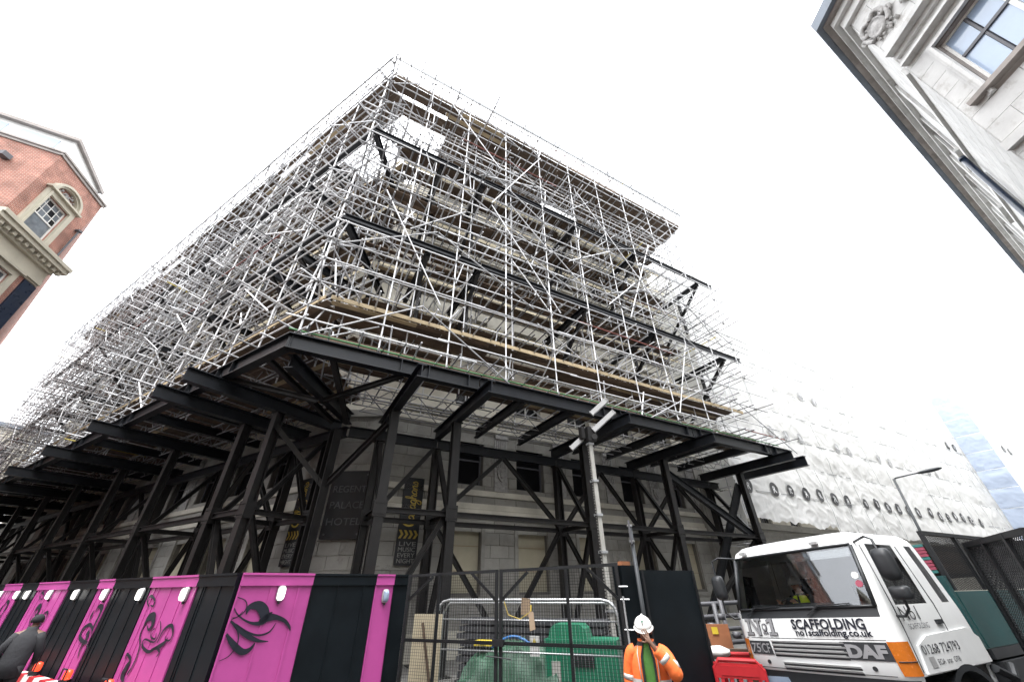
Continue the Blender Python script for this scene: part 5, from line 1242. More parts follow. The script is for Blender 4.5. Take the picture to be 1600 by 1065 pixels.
for sx in (-1, 1): b.path([fpt(sx * 1.10, 1.80, -.012), fpt(sx * 1.085, 2.2, -.012), fpt(sx * 1.055, 2.66, -.012)], .03, 8)
b.path([fpt(x, 2.675, -.012) for x in [-1.05 + .21 * k for k in range(11)]], .022, 8); b.path([fpt(x, 1.80, -.012) for x in [-1.1 + .22 * k for k in range(11)]], .02, 8); TB('windscreen_seal', b, M['truck_black'], wsc, True)
b = MB(); b.add([fpt(x, z, .03) for z in (2.5, 2.66) for x in [-1.0 + .2 * k for k in range(11)]], [(k, k + 1, k + 12, k + 11) for k in range(10)]); TB('sun_strip', b, M['side_glass'], wsc)
for x, z, m_ in ((.98, 2.22, 'white_paint'), (1.0, 2.1, 'end_pink')):
    b = MB(); n = 14; b.add([fpt(x, z, -.006)] + [fpt(x + .05 * math.cos(2 * math.pi * k / n), z + .05 * math.sin(2 * math.pi * k / n), -.006) for k in range(n)], [(0, 1 + k, 1 + (k + 1) % n) for k in range(n)]); TB('tax_disc', b, M[m_], wsc)
for x0, x1 in ((-.95, -.3), (.15, .8)):
    b = MB(); b.bar(fpt(x0, 1.70, -.04), fpt(x0 + .2, 1.83, -.05), .02, .02); b.bar(fpt(x0 + .14, 1.82, -.05), fpt(x1, 1.845, -.045), .03, .015); b.bar(fpt(x0 + .15, 1.86, -.04), fpt(x1 - .2, 1.86, -.04), .012, .012); TB('wiper', b, M['truck_black'])
for x in (-1.02, .68):
    b = MB(); p = fpt(max(-.86, min(.86, x * .8)), 2.73, -.015) if False else V((x * .8, .33, 2.76)); b.box(p, (.12, .08, .045)); TB('marker_light', b, M['lamp_grey'])
# door shut lines, belt crease, handles
for sx in (-1, 1):
    for y in (.33, 1.62): TB('door_seam', MB().path([V((sx * (1.222), y - .06, 1.0)), V((sx * 1.222, y, 1.5)), V((sx * 1.217, y + .02, 1.78)), V((sx * 1.13, y + (.14 if y < 1 else .0), 2.66))], .007, 4), M['truck_black'])
    b = MB(); b.b2((sx * 1.215 - .03, 1.36, 1.52), (sx * 1.215 + .03, 1.55, 1.58)); TB('door_handle', b, M['truck_black'])
    b = MB(); b.prism([(.34, .98), (2.45, .98), (2.47, 1.30), (2.2, 1.44), (.8, 1.40), (.44, 1.30)], lambda y, z, d: V((sx * d, y, z)), 1.2, 1.245); TB('wing', b, M['truck_white'])
    b = MB(); n = 16; arch = [(1.4 + .62 * math.cos(a), .50 + .44 * math.sin(a)) for a in [math.pi * k / n for k in range(n + 1)]]
    ar2 = [(1.4 + .74 * math.cos(a), .50 + .52 * math.sin(a)) for a in [math.pi * k / n for k in range(n + 1)]]
    vs = [V((sx * 1.27, y, z)) for y, z in arch] + [V((sx * 1.27, y, z)) for y, z in ar2] + [V((sx * .85, y, z)) for y, z in arch]
    b.add(vs, [(k, k + 1, n + 2 + k, n + 1 + k) for k in range(n)] + [(k, k + 1, 2 * n + 3 + k, 2 * n + 2 + k) for k in range(n)]); TB('wheel_arch', b, M['truck_black'])
    whl = TB('wheel', MB().path([V((sx * .86, 1.4, .5)), V((sx * .9, 1.4, .5)), V((sx * 1.1, 1.4, .5)), V((sx * 1.16, 1.4, .5))], [.46, .5, .5, .44], 24), M['rubber'], None, True)
    TB('rim', MB().path([V((sx * 1.161, 1.4, .5)), V((sx * 1.1611, 1.4, .5)), V((sx * 1.10, 1.4, .5))], [.3, .27, .15], 20), M['galv'], whl, True)
# grilles, badges, indicators
for x0, x1, z0, n in ((-.62, .52, 1.12, 4), (-.52, .62, .945, 2)):
    for k in range(n):
        b = MB(); z = z0 + k * .058; b.prism([(0, 0), (.02, .018), (0, .036)], lambda y, zz, d: fpt(d, z + zz, -.012 + y), x0 + k * -.0, x1 - .0); 
        b = MB(); xs = [lerp(x0, x1, i / 8) for i in range(9)]; b.add([fpt(x, z, -.006) for x in xs] + [fpt(x, z + .026, -.006) for x in xs], [(i, i + 1, i + 10, i + 9) for i in range(8)]); TB('grille_slot', b, M['truck_black'])
        b = MB(); b.add([fpt(x, z + .026, -.006) for x in xs] + [fpt(x, z + .05, -.03) for x in xs], [(i, i + 1, i + 10, i + 9) for i in range(8)]); TB('grille_blade', b, M['truck_white'])
def plate(name, x0, x1, z0, z1, m, dy=-.008, sk=0):
    b = MB(); xs = [lerp(x0, x1, i / 6) for i in range(7)]; b.add([fpt(x + sk, z0, dy) for x in xs] + [fpt(x, z1, dy) for x in xs], [(i, i + 1, i + 8, i + 7) for i in range(6)]); return TB(name, b, m)
plate('badge_plate', -1.06, -.66, 1.14, 1.33, M['grey_cloth'], sk=.02); plate('badge_plate', .46, 1.05, 1.13, 1.35, M['grey_cloth'], sk=.03)
plate('panel_seam', -1.1, 1.06, 1.372, 1.380, M['truck_black'], -.004); plate('panel_seam', -1.0, 1.0, .955, .963, M['truck_black'], -.004)
def ftext(body, size, x, z, m, width=None, dy=-.012, shear=0, name='lettering', bold=0, fat=.003):
    me = text_mesh(body, size, m, 0, shear=shear, fat=fat)
    xs = [v.co.x for v in me.vertices]; f = width / (max(xs) - min(xs)) if width else 1
    for v in me.vertices: v.co = fpt(x + (v.co.x - min(xs)) * f, z + v.co.y, dy)
    o = link(name, me, trk, None, True)
    if bold: so = o.modifiers.new('solid', 'SOLIDIFY'); so.thickness = bold
    return o
ftext('75', .19, -1.03, 1.165, M['truck_grey'], .17, shear=.1); ftext('CF', .19, -.83, 1.165, M['truck_grey'], .15); ftext('DAF', .21, .52, 1.165, M['truck_grey'], .50, fat=.012)
b = MB(); b.add([fpt(-.845, 1.16, -.011), fpt(-.838, 1.16, -.011), fpt(-.838, 1.31, -.011), fpt(-.845, 1.31, -.011)], [(0, 1, 2, 3)]); TB('badge_line', b, M['truck_grey'])
ftext('SCAFFOLDING', .19, -.17, 1.512, M['print_black'], 1.06, fat=.006); ftext('no1scaffolding.co.uk', .125, -.14, 1.42, M['print_black'], 1.08, fat=.004)
# the slab-serif N, o and 1: grey with a dark outline
def glyph(polys, x, z, sc, m, dy):
    for i, poly in enumerate(polys):
        b = MB(); b.add([fpt(x + px * sc, z + pz * sc, dy - .0006 * i) for px, pz in poly], [tuple(range(len(poly)))]); TB('slab_letter', b, m)
def rect(a, b, c, d): return [(a, b), (c, b), (c, d), (a, d)]
Nn = [rect(0, 0, .5, .14), rect(.0, .86, .38, 1), rect(.75, .86, 1.25, 1), rect(.16, .14, .34, .86), rect(.92, .0, 1.1, .86), [(.3, 1.0), (.5, 1.0), (1.1, .0), (.9, .0)]]
On = [[(math.cos(a) * .17 + 1.45, math.sin(a) * .2 + .36) for a in [2 * math.pi * k / 16 for k in range(16)]], rect(1.3, .0, 1.62, .08)]
Oh = [[(math.cos(a) * .08 + 1.45, math.sin(a) * .11 + .36) for a in [2 * math.pi * k / 12 for k in range(12)]]]
On1 = [rect(1.75, 0, 2.3, .14), rect(1.93, .14, 2.14, 1), [(1.7, .72), (1.7, .86), (1.93, 1.0), (1.93, .8)]]
def grow(p, g=.04):
    cx, cy = sum(q[0] for q in p) / len(p), sum(q[1] for q in p) / len(p)
    return [(x + g * (1 if x > cx else -1), y + g * (1 if y > cy else -1)) for x, y in p]
for P_ in (Nn, On1): glyph([grow(p, .035) for p in P_], -1.04, 1.415, .25, M['print_black'], -.006); glyph(P_, -1.04, 1.415, .25, M['truck_grey'], -.012)
glyph([grow(p, .03) for p in On], -1.04, 1.44, .25, M['print_black'], -.006); glyph(On, -1.04, 1.44, .25, M['truck_grey'], -.012); glyph(Oh, -1.04, 1.44, .25, M['truck_white'], -.016)
for sx in (-1, 1):
    o_ = MB(); zs = [1.36, 1.2, 1.05, .97]; vs = []; ks = (9.05, 9.6, 10.5, 11.5, 12.5, 13.05)
    for j, z in enumerate(zs):
        for kk in ks:
            p = cpt(kk + (.45 * j / 3 if kk < 9.3 else 0), z); vs.append(V((sx * (p.x + .012), p.y - .012, p.z)))
    n = len(ks)
    o_.add(vs, [(j * n + i, j * n + i + 1, (j + 1) * n + i + 1, (j + 1) * n + i) for j in range(3) for i in range(n - 1)]); ind = weld(TB('indicator', o_, M['amber']), 60)
    b = MB(); b.path([V((sx * (cpt(k_, 1.13).x + .016), cpt(k_, 1.13).y - .016, 1.13)) for k_ in ks[1:]], .006, 5); TB('lens_rib', b, M['truck_black'], ind)
    b = MB(); b.tube(fpt(sx * .78, .985 + .05, -.012), fpt(sx * .78, 1.035, .01), .03, 12); TB('bolt_cover', b, M['truck_black'])
    b = MB(); b.prism([(.5, .58), (1.05, .6), (1.1, .82), (.55, .84)], lambda x, z, d: fpt(sx * x, z, -d), .004, .02); TB('headlamp', b, M['pane'])
# door lettering on the near side
def stext(body, size, y, z, m, width, x=1.252):
    me = text_mesh(body, size, m, .0); xs = [v.co.x for v in me.vertices]; f = width / (max(xs) - min(xs))
    for v in me.vertices: v.co = V((x - max(0, (z + v.co.y - 1.45)) * .0, y + (v.co.x - min(xs)) * f, z + v.co.y))
    link('lettering', me, trk, None, True)
stext('01268 724793', .16, .46, 1.19, M['print_black'], 1.15); stext('ECIA  arac  CITB', .09, .74, 1.06, M['print_black'], .7); stext('No1', .26, .42, 1.60, M['grey_cloth'], .52, 1.232); stext('SCAFFOLDING', .1, .48, 1.49, M['print_black'], .6, 1.235)
b = MB(); b.add([V((1.2525, .52, 1.04)), V((1.2525, .68, 1.04)), V((1.2525, .68, 1.16)), V((1.2525, .52, 1.16))], [(0, 1, 2, 3)]); TB('sticker', b, M['lamp_grey'])
# mirrors on tubular arms
for sx in (-1, 1):
    b = MB(); b.path([V((sx * 1.10, .42, 2.70)), V((sx * 1.34, .25, 2.74)), V((sx * 1.45, .18, 2.68)), V((sx * 1.46, .17, 2.1)), V((sx * 1.46, .18, 1.75)), V((sx * 1.36, .24, 1.66)), V((sx * 1.20, .34, 1.66))], .018, 8); TB('mirror_arm', b, M['truck_black'], None, True)
    for z0, z1, w in (((2.1, 2.55, .12), (1.85, 2.04, .12)) if sx > 0 else ((1.98, 2.42, .11),)):
        b = MB(); c = V((sx * 1.46, .2, (z0 + z1) / 2)); h = (z1 - z0) / 2
        b.loft([[c + V((w * kx * math.copysign(abs(math.cos(a)) ** .5, math.cos(a)), dy, h * kx * math.copysign(abs(math.sin(a)) ** .5, math.sin(a)))) for a in [2 * math.pi * k / 20 for k in range(20)]] for dy, kx in ((-.1, .55), (-.08, .85), (-.03, 1), (.04, 1), (.05, .92))]); TB('mirror', b, M['truck_black'], None, True)
# interior
b = MB(); b.b2((-1.1, .28, 1.3), (1.1, .62, 1.80)); b.path([V((-1.08, .5, 1.79)), V((0, .44, 1.82)), V((1.08, .5, 1.79))], .06, 8); TB('dashboard', b, M['truck_black'])
b = MB(); b.path([V((-.52 + .21 * math.cos(a), .72 + .07 * math.sin(a), 1.80 + .16 * math.sin(a))) for a in [2 * math.pi * k / 20 for k in range(21)]], .016, 6); b.tube(V((-.52, .7, 1.80)), V((-.52, .5, 1.7)), .03, 8); TB('steering_wheel', b, M['truck_black'], None, True)
for x in (-.52, .55):
    b = MB(); b.b2((x - .25, .95, 1.2), (x + .25, 1.5, 1.34)); b.mbox(Matrix.Translation(V((x, 1.5, 1.72))) @ Matrix.Rotation(.18, 4, 'X') @ Matrix.Diagonal(V((.48, .12, .8, 1)))); b.box((x, 1.58, 2.2), (.26, .09, .18)); TB('seat', b, M['grey_cloth'])
b = MB(); b.quad(V((-1.15, 2.44, .95)), V((1.15, 2.44, .95)), V((1.05, 2.38, 2.7)), V((-1.05, 2.38, 2.7))); b.quad(V((-1.15, .1, 1.15)), V((1.15, .1, 1.15)), V((1.15, 2.4, 1.15)), V((-1.15, 2.4, 1.15))); TB('cab_lining', b, M['lamp_grey'])
# chassis, bed and headboard
b = MB(); b.b2((-.45, .9, .6), (-.3, 7.4, .85)); b.b2((.3, .9, .6), (.45, 7.4, .85)); TB('chassis', b, M['truck_black'])
b = MB(); b.b2((-1.22, 2.72, .98), (1.22, 8.2, 1.12)); TB('bed', b, M['truck_black'])
b = MB(); b.b2((-1.2, 2.64, 1.121), (1.2, 2.71, 2.2)); TB('headboard', b, M['teal'])
for k in range(5): TB('stanchion', MB().b2((-1.2 + k * .58, 2.60, 1.125), (-1.12 + k * .58, 2.639, 2.2)), M['teal'])
for k in range(4): TB('side_board', MB().b2((1.16, 2.74 + k * 1.35, 1.13), (1.21, 4.06 + k * 1.35, 1.95)), M['teal'])
for k in range(5): TB('cage_post', MB().b2((1.15, 2.74 + k * 1.34, 1.96), (1.22, 2.82 + k * 1.34, 2.9)), M['black_metal'])
TB('cage_rail', MB().b2((1.15, 2.74, 2.901), (1.22, 8.2, 2.97)), M['black_metal'])
w = MB(); y = 2.9
while y < 8.1: w.b2((1.18, y, 1.96), (1.19, y + .018, 2.9)); y += .06
tag(TB('cage_mesh', w, M['black_metal']), kind='stuff')
for sx in (-1, 1):
    whl = TB('wheel', MB().path([V((sx * .75, 6, .5)), V((sx * .8, 6, .5)), V((sx * 1.14, 6, .5)), V((sx * 1.2, 6, .5))], [.46, .5, .5, .44], 24), M['rubber'], None, True); TB('rim', MB().path([V((sx * 1.201, 6, .5)), V((sx * 1.2011, 6, .5)), V((sx * 1.1, 6, .5))], [.3, .27, .15], 20), M['galv'], whl, True)
b = MB(); b.path([V((1.25, 2.35, .9)), V((1.3, 2.7, .75)), V((1.28, 2.9, .9))], .06, 8); b.b2((1.0, 2.75, .5), (1.26, 4.2, .95)); TB('fuel_tank', b, M['truck_black'])
# boards stacked on the bed, painted ends towards us
RN = ['bottom', 'second', 'third', 'fourth', 'fifth', 'sixth', 'seventh', 'eighth', 'top']; CN = ['far-side', 'second', 'middle', 'fourth', 'near-side']
for r in range(9):
    for c in range(5):
        x = -.06 + c * .24
        o = MB().b2((x, 2.76, 2.25 + r * .056), (x + .225, 6.6, 2.25 + r * .056 + .044)).build('scaffold_board', M['plank'], None, M=TM)
        pk = (r * 3 + c * 5) % 4; tag(o, f'{"pink" if pk else "teal"}-tipped scaffold board on the lorry, {RN[r]} layer, {CN[c]} column', 'board', 'boards on the lorry bed')
        MB().b2((x - .001, 2.73, 2.249 + r * .056), (x + .226, 2.759, 2.25 + r * .056 + .045)).build('painted_end', M['end_pink'] if pk else M['end_teal'], o, local=True)

# black mesh cage beyond, at the right edge
CGA, CGB = V((8.5, 8.14, 0)), V((7.0, 5.8, 0)); cgd = (CGB - CGA).normalized(); CG = Fr(CGA, cgd, V((-cgd.y, cgd.x, 0))); cgl = (CGB - CGA).length
cg = thing('mesh_cage', CG.p(1.2, 1, 0), 'black steel mesh cage trailer at the right edge beside the lorry', 'cage')
for s in (.04, 1.0, 2.0, cgl - .04):
    for t in (.0, 1.7): MB().bar(CG.p(s, t, .5), CG.p(s, t, 2.78), .09, .09, CG.n).build('post', M['black_metal'], cg)
for t in (0, 1.7):
    for z in (.55, 2.74): MB().bar(CG.p(.09, t, z), CG.p(cgl - .09, t, z), .08, .08).build('rail', M['black_metal'], cg)
for s in (.04, cgl - .04): MB().bar(CG.p(s, .05, 2.74), CG.p(s, 1.65, 2.74), .08, .08).build('rail', M['black_metal'], cg)
for t in (.0, 1.7):
    w = MB(); s = -1.9
    while s < cgl:
        for sgn in (1, -1):
            a = max(s, .06); b_ = min(s + 2.1, cgl - .06)
            if b_ - a < .05: continue
            za, zb = (.6 + (a - s), .6 + (b_ - s)) if sgn > 0 else (2.7 - (a - s), 2.7 - (b_ - s))
            w.bar(CG.p(a, t - .01 * sgn, za), CG.p(b_, t - .01 * sgn, zb), .004, .014)
        s += .075
    tag(w.build('diamond_mesh', M['black_metal'], cg), kind='stuff')
MB().mbox(CG.box(0, cgl, .05, 1.65, .4, .5)).build('floor', M['black_metal'], cg)
for t in (.25, 1.45): MB().path([CG.p(1.2, t - .1, .32), CG.p(1.2, t + .1, .32)], [.32, .32], 18).build('wheel', M['rubber'], cg)
o = thing('black_bin', CG.p(1.2, .8, .5), 'dark lidded bin standing inside the mesh cage', 'bin')
MB().mbox(CG.box(.3, 1.9, .3, 1.4, .51, 1.75)).build('body', M['teal'], o); MB().mbox(CG.box(.25, 1.95, .25, 1.45, 1.751, 1.83)).build('lid', M['black_metal'], o)

# ================================================================ people
def head(parent, c, m, hair=None, face=(0, -1, 0), sc=1.0, tilt=0):
    pass
def person_body(root, J_, m):
    """one skinned body: J_ maps joint -> (pos, radius)"""
    names = list(J_); idx = {n: i for i, n in enumerate(names)}
    ed = [(a, b) for a, b in BONES if a in idx and b in idx]
    return skin('body', [J_[n] for n in names], [(idx[a], idx[b]) for a, b in ed], m, root, 2)
BONES = [('pelvis', 'spine'), ('spine', 'chest'), ('chest', 'neck'), ('neck', 'jaw'), ('jaw', 'skull'), ('skull', 'crown'), ('chest', 'lsh'), ('lsh', 'lel'), ('lel', 'lwr'), ('lwr', 'lpalm'), ('chest', 'rsh'), ('rsh', 'rel'), ('rel', 'rwr'), ('rwr', 'rpalm'), ('pelvis', 'lhip'), ('lhip', 'lkn'), ('lkn', 'lan'), ('lan', 'lto'), ('pelvis', 'rhip'), ('rhip', 'rkn'), ('rkn', 'ran'), ('ran', 'rto'), ('skull', 'nose')]
for h in 'lr':
    for f in range(5): BONES += [(h + 'palm', f'{h}f{f}a'), (f'{h}f{f}a', f'{h}f{f}b'), (f'{h}f{f}b', f'{h}f{f}c')]
def fingers(J_, h, palm, dirv, spread, curl, L=.085):
    d = V(dirv).normalized(); sp = V(spread).normalized(); cu = V(curl).normalized()
    for f in range(5):
        k = (f - 2) * .021; ln = L * (.62, .9, 1, .95, .75)[f]
        st = V(palm) + d * (.045 if f else .0) + sp * (k if f else -.05)
        dd = (d + sp * (-.9 if f == 0 else (f - 2.5) * .08)).normalized()
        J_[f'{h}f{f}a'] = (st, .0105); J_[f'{h}f{f}b'] = (st + dd * ln * .5 + cu * ln * .08, .0095); J_[f'{h}f{f}c'] = (st + dd * ln * .92 + cu * ln * .32, .008)
def torso(name, parent, rings, m, gap=0, n=28, thick=.0):
    """lofted garment: rings (z, cx, cy, rx, ry); gap = half angle left open at the front (-y)"""
    R_ = []
    for z, cx, cy, rx, ry in rings:
        if gap: an = [-math.pi / 2 + gap + (2 * math.pi - 2 * gap) * k / (n - 1) for k in range(n)]
        else: an = [-math.pi / 2 + 2 * math.pi * k / n for k in range(n)]
        R_.append([V((cx + rx * math.cos(a) * (1 + .04 * noise.noise(V((a * 2, z * 7, 3)))), cy + ry * math.sin(a) * (1 + .06 * noise.noise(V((a * 2, z * 8, 5)))), z)) for a in an])
    o = MB().loft(R_, not gap, 0, not gap).build(name, m, parent, True, local=True)
    if thick: s_ = o.modifiers.new('thick', 'SOLIDIFY'); s_.thickness = thick; s_.offset = 1
    return o
def helmet(parent, c, m, r=.125, tilt=.15):
    Mx = Matrix.Translation(V(c)) @ Matrix.Rotation(tilt, 4, 'X')
    b = MB(); rings = [[Mx @ V((r * math.cos(ph) * math.cos(a) * .92, r * math.cos(ph) * math.sin(a) * 1.1, r * .95 * math.sin(ph))) for a in [2 * math.pi * k / 24 for k in range(24)]] for ph in [0, .25, .5, .8, 1.1, 1.35, 1.52]]
    b.loft(rings); h = b.build('helmet', m, parent, True, local=True)
    b = MB(); rim = []
    for rr_, zz in ((1.0, .0), (1.14, -.012), (1.13, -.02), (.98, -.012)): rim.append([Mx @ V((r * rr_ * math.cos(a) * .92, r * rr_ * (1.1 + (.22 if math.sin(a) < -.2 and rr_ > 1.05 else 0) * abs(math.sin(a))) * math.sin(a), zz)) for a in [2 * math.pi * k / 24 for k in range(24)]])
    b.loft(rim, False); b.build('brim', m, h, True, local=True)
    b = MB(); b.path([Mx @ V((0, r * 1.1 * math.cos(a), r * .95 * math.sin(a) + .006)) for a in [.4 + 2.3 * k / 10 for k in range(11)]], [.004] + [.014] * 9 + [.004], 6); b.build('ridge', m, h, True, local=True)
    return h
def face_bits(parent, c, m_skin, sc=1):
    b = MB()
    for sx in (-1, 1):
        p = V(c) + V((sx * .032, -.088, .02)) * sc; b.path([p + V((-.014, 0, 0)), p + V((0, -.006, 0)), p + V((.014, 0, 0))], [.003, .009, .003], 6)
    b.path([V(c) + V((-.025, -.088, -.062)), V(c) + V((0, -.095, -.062)), V(c) + V((.025, -.088, -.062))], [.003, .008, .003], 6); b.build('eyes_and_mouth', M['print_black'], parent, True, local=True)
    b = MB()
    for sx in (-1, 1): p = V(c) + V((sx * .08, .0, .0)); b.path([p + V((0, 0, -.03)), p + V((sx * .014, .005, 0)), p + V((0, 0, .032))], [.006, .016, .006], 6)
    b.build('ear', m_skin, parent, True, local=True)

# worker in orange, left hand over his face
WK = Matrix.Translation(V((1.74, 6.44, 0))) @ Matrix.Rotation(rad(-18), 4, 'Z')
wk = thing('person', (1.74, 6.44, 0), 'worker in white helmet and open orange jacket, hand over face', 'person', M=WK)
Jn = dict(pelvis=((0, 0, .95), (.15, .11)), spine=((0, .0, 1.13), (.14, .1)), chest=((0, .01, 1.36), (.17, .11)), neck=((0, .0, 1.51), .055), jaw=((0, -.035, 1.585), (.06, .065)), skull=((0, -.03, 1.66), (.078, .092)), crown=((0, -.02, 1.735), (.06, .07)), nose=((0, -.14, 1.625), .012),
    lsh=((.19, .01, 1.42), .06), lel=((.30, -.17, 1.24), .045), lwr=((.10, -.22, 1.50), .03), lpalm=((.045, -.20, 1.57), (.034, .016)), rsh=((-.19, .01, 1.42), .06), rel=((-.26, .03, 1.13), .045), rwr=((-.24, -.08, .90), .03), rpalm=((-.24, -.10, .82), (.034, .016)),
    lhip=((.1, 0, .88), .09), lkn=((.11, -.01, .5), .06), lan=((.12, .02, .1), .045), lto=((.13, -.14, .04), .035), rhip=((-.1, 0, .88), .09), rkn=((-.11, -.02, .5), .06), ran=((-.12, .02, .1), .045), rto=((-.13, -.14, .04), .035))
fingers(Jn, 'l', (.045, -.20, 1.57), (-.55, .1, .8), (.8, .1, .55), (-.1, .9, 0), .085); fingers(Jn, 'r', (-.24, -.10, .82), (0, -.15, -1), (.1, -1, 0), (1, 0, 0), .08)
person_body(wk, Jn, M['skin']); face_bits(wk, (0, -.03, 1.64), M['skin'])
torso('shirt', wk, [(.86, 0, 0, .175, .13), (1.0, 0, 0, .165, .125), (1.2, 0, 0, .17, .13), (1.38, 0, .005, .185, .13), (1.46, 0, .005, .14, .1), (1.52, 0, .0, .075, .075)], M['green_shirt'])
jk = torso('jacket', wk, [(.74, 0, 0, .23, .18), (.85, 0, 0, .225, .175), (1.0, 0, 0, .22, .17), (1.15, 0, 0, .225, .17), (1.30, 0, .005, .235, .17), (1.40, 0, .01, .215, .155), (1.46, 0, .01, .16, .125), (1.52, 0, .005, .10, .10), (1.56, 0, .005, .105, .10)], M['hivis_orange'], .42, 30, .012)
torso('jacket_lining', wk, [(.75, 0, 0, .205, .165), (1.0, 0, 0, .20, .155), (1.2, 0, 0, .205, .155), (1.38, 0, .005, .20, .145), (1.48, 0, .01, .13, .11), (1.55, 0, .005, .09, .092)], M['dark_cloth'], .30, 30, .006)
def sleeve(p, m_, n_='sleeve'):
    q = catmull(p, 5); o = MB().path([V(a[:3]) + V((noise.noise(V(a[:3]) * 14) * .008, 0, 0)) for a in q], [a[3] for a in q], 14).build(n_, m_, wk, True, local=True); return o
ls = sleeve([(.15, .01, 1.43, .09), (.22, -.02, 1.40, .085), (.31, -.17, 1.235, .082), (.25, -.215, 1.33, .072), (.13, -.225, 1.47, .06)], M['hivis_orange'])
rs = sleeve([(-.15, .01, 1.43, .09), (-.22, .01, 1.38, .082), (-.275, .03, 1.13, .075), (-.25, -.07, .93, .058)], M['hivis_orange'])
def band(p0, p1, r, par): MB().path([V(p0), V(p1)], r, 16).build('reflective_band', M['reflect'], par, True, local=True)
band((.275, -.10, 1.315), (.30, -.15, 1.26), .0875, ls); band((.225, -.219, 1.365), (.19, -.221, 1.405), .0715, ls); band((-.262, .022, 1.2), (-.27, .028, 1.15), .0795, rs); band((-.262, .0, 1.06), (-.256, -.03, 1.01), .0715, rs)
for z0, z1 in ((1.12, 1.17), (.93, .98)): torso('reflective_band', jk, [(z0, 0, 0, .238, .186), (z1, 0, 0, .24, .187)], M['reflect'], .43, 30)
b = MB(); 
for sx in (-1, 1):
    pts_ = [(sx * .105, -.165, 1.12), (sx * .115, -.165, 1.28), (sx * .12, -.135, 1.42), (sx * .11, -.04, 1.48)]; b.path([V(p) for p in pts_], [(.006, .024)] * 4, 8)
b.build('reflective_brace', M['reflect'], jk, True, local=True)
b = MB(); b.prism([(.06, 0), (.18, 0), (.18, -.14), (.06, -.14)], lambda x, z, d: V((x, -.165 + (x - .06) * .35 - d, .92 + z)), .012, .03); b.build('pocket', M['hivis_orange'], jk, local=True)
sleeve([(.1, 0, .9, .11), (.11, -.01, .5, .085), (.12, .02, .08, .075)], M['dark_cloth'], 'trouser_leg'); sleeve([(-.1, 0, .9, .11), (-.11, -.01, .5, .085), (-.12, .02, .08, .075)], M['dark_cloth'], 'trouser_leg')
for sx in (-1, 1): MB().path([V((sx * .12, .06, .05)), V((sx * .125, -.05, .055)), V((sx * .13, -.16, .04)), V((sx * .13, -.2, .035))], [.05, .05, .04, .02], 10).build('boot', M['dark_cloth'], wk, True, local=True)
hl = helmet(wk, (0, -.025, 1.70), M['hat_white'], .125, .3)
b = MB(); b.prism([(-.02, 0), (.02, 0), (.015, .025), (-.015, .025)], lambda x, z, d: V((x, -.158 - d, 1.74 + z)), .0, .003); b.build('badge', M['green_tank'], hl, local=True)

# driver in the cab
dv = thing('person', TM @ V((-.52, 1.2, 1.3)), 'driver in grey cap and yellow vest seated behind the windscreen', 'person', M=TM @ Matrix.Translation(V((-.52, 1.15, .50))))
Jd = dict(pelvis=((0, .05, .98), (.15, .12)), spine=((0, .08, 1.16), (.14, .1)), chest=((0, .06, 1.38), (.17, .11)), neck=((0, .04, 1.53), .055), jaw=((0, .0, 1.60), (.06, .065)), skull=((0, .01, 1.68), (.078, .092)), crown=((0, .02, 1.755), (.06, .07)), nose=((0, -.10, 1.645), .012),
    lsh=((.19, .06, 1.44), .06), lel=((.27, -.14, 1.24), .045), lwr=((.16, -.38, 1.34), .03), lpalm=((.14, -.44, 1.38), (.034, .016)), rsh=((-.19, .06, 1.44), .06), rel=((-.27, -.14, 1.24), .045), rwr=((-.16, -.38, 1.34), .03), rpalm=((-.14, -.44, 1.38), (.034, .016)),
    lhip=((.1, -.02, .96), .09), lkn=((.13, -.45, .99), .065), lan=((.13, -.5, .76), .05), rhip=((-.1, -.02, .96), .09), rkn=((-.13, -.45, .99), .065), ran=((-.13, -.5, .76), .05))
fingers(Jd, 'l', (.14, -.44, 1.38), (-.3, -.7, .5), (.8, 0, .4), (0, .6, -.5), .07); fingers(Jd, 'r', (-.14, -.44, 1.38), (.3, -.7, .5), (-.8, 0, .4), (0, .6, -.5), .07)
person_body(dv, Jd, M['skin_light']); face_bits(dv, (0, .015, 1.66), M['skin_light'])
torso('shirt', dv, [(.92, 0, .05, .18, .15), (1.15, 0, .07, .175, .135), (1.38, 0, .06, .19, .135), (1.48, 0, .05, .15, .1), (1.54, 0, .045, .075, .075)], M['grey_cloth'])
torso('vest', dv, [(.95, 0, .05, .20, .165), (1.15, 0, .07, .195, .15), (1.36, 0, .06, .205, .15), (1.47, 0, .055, .15, .115), (1.50, 0, .05, .11, .1)], M['hivis_yellow'], .12, 28, .006)
for sx in (-1, 1): MB().path([V((sx * .16, .06, 1.44)), V((sx * .22, .02, 1.40)), V((sx * .28, -.14, 1.24)), V((sx * .17, -.36, 1.33))], [.08, .075, .065, .045], 12).build('sleeve', M['grey_cloth'], dv, True, local=True)
helmet(dv, (0, .015, 1.715), M['lamp_grey'], .118, .1)

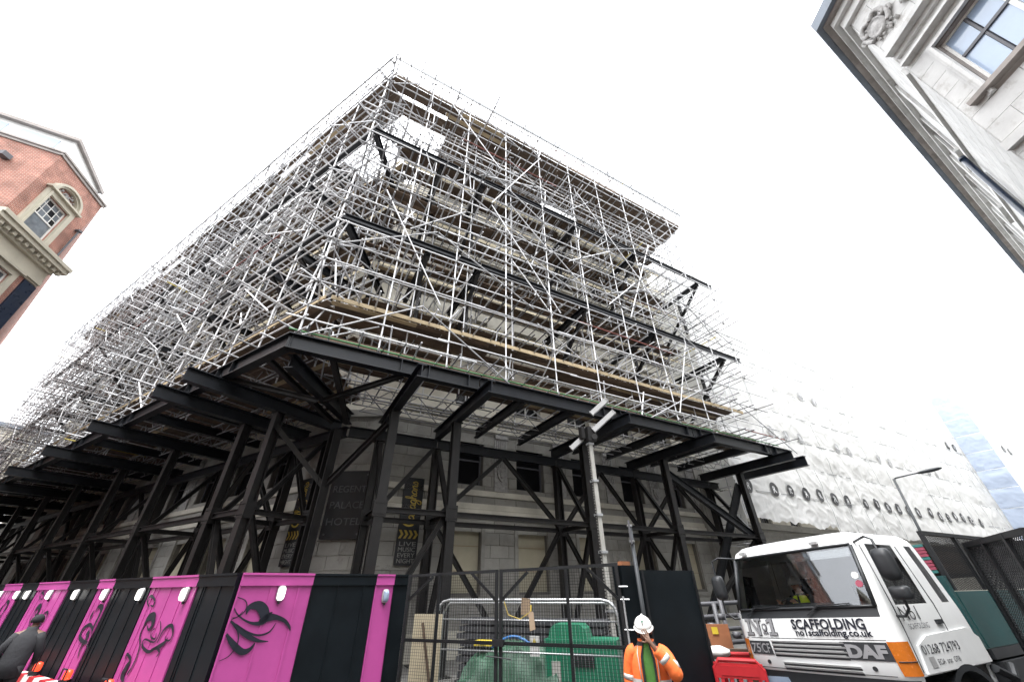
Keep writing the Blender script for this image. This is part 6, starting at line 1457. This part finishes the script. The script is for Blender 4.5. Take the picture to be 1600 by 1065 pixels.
# pedestrian in dark clothes at the left edge, back to the camera
PM_ = Matrix.Translation(V((-10.05, 9.8, 0))) @ Matrix.Rotation(rad(215), 4, 'Z')
pd_ = thing('person', (-10.05, 9.8, 0), 'pedestrian in dark grey jacket and black cap walking away at left edge', 'person', M=PM_)
Jp = dict(pelvis=((0, .02, .96), (.15, .11)), spine=((0, -.02, 1.14), (.14, .1)), chest=((0, -.08, 1.37), (.17, .11)), neck=((0, -.13, 1.52), .055), jaw=((0, -.18, 1.59), (.06, .065)), skull=((0, -.17, 1.67), (.078, .092)), crown=((0, -.16, 1.745), (.06, .07)), nose=((0, -.28, 1.635), .012),
    lsh=((.19, -.07, 1.43), .06), lel=((.28, .02, 1.16), .045), lwr=((.26, -.12, .95), .03), lpalm=((.26, -.15, .87), (.034, .016)), rsh=((-.19, -.07, 1.43), .06), rel=((-.29, -.02, 1.15), .045), rwr=((-.28, -.18, .96), .03), rpalm=((-.28, -.2, .88), (.034, .016)),
    lhip=((.1, .02, .88), .09), lkn=((.11, -.12, .5), .06), lan=((.11, .12, .12), .045), lto=((.11, -.02, .05), .035), rhip=((-.1, .02, .88), .09), rkn=((-.11, .02, .5), .06), ran=((-.11, .28, .14), .045), rto=((-.11, .18, .04), .035))
fingers(Jp, 'l', (.26, -.15, .87), (0, -.15, -1), (.1, -1, 0), (-1, 0, 0), .08); fingers(Jp, 'r', (-.28, -.2, .88), (0, -.15, -1), (.1, -1, 0), (1, 0, 0), .08)
person_body(pd_, Jp, M['skin']); face_bits(pd_, (0, -.17, 1.65), M['skin'])
torso('jacket', pd_, [(.76, 0, .02, .21, .16), (1.0, 0, .0, .205, .155), (1.2, 0, -.03, .215, .16), (1.38, 0, -.075, .225, .155), (1.46, 0, -.09, .16, .12), (1.53, 0, -.12, .085, .09), (1.56, 0, -.13, .09, .09)], M['grey_cloth'])
for sx in (-1, 1):
    q = [V(Jp[n][0]) for n in (('lsh', 'lel', 'lwr') if sx > 0 else ('rsh', 'rel', 'rwr'))]; q[0].x *= .8
    MB().path([q[0], q[0].lerp(q[1], .4), q[1], q[1].lerp(q[2], .5), q[2]], [.09, .085, .07, .06, .05], 14).build('sleeve', M['grey_cloth'], pd_, True, local=True)
    q = [V(Jp[n][0]) for n in (('lhip', 'lkn', 'lan') if sx > 0 else ('rhip', 'rkn', 'ran'))]; MB().path([q[0] + V((0, 0, .06)), q[0].lerp(q[1], .5), q[1], q[2] - V((0, 0, .04))], [.115, .1, .08, .07], 14).build('trouser_leg', M['dark_cloth'], pd_, True, local=True)
    t_ = V(Jp['lto' if sx > 0 else 'rto'][0]); MB().path([t_ + V((0, .18, .02)), t_ + V((0, .08, .02)), t_ - V((0, .06, 0))], [.05, .05, .03], 10).build('shoe', M['dark_cloth'], pd_, True, local=True)
b = MB(); b.loft([[V((.1 * math.cos(ph) * math.cos(a), -.165 + .115 * math.cos(ph) * math.sin(a), 1.675 + .1 * math.sin(ph))) for a in [2 * math.pi * k / 20 for k in range(20)]] for ph in (-.5, -.1, .3, .7, 1.1, 1.5)]); b.build('cap', M['dark_cloth'], pd_, True, local=True)
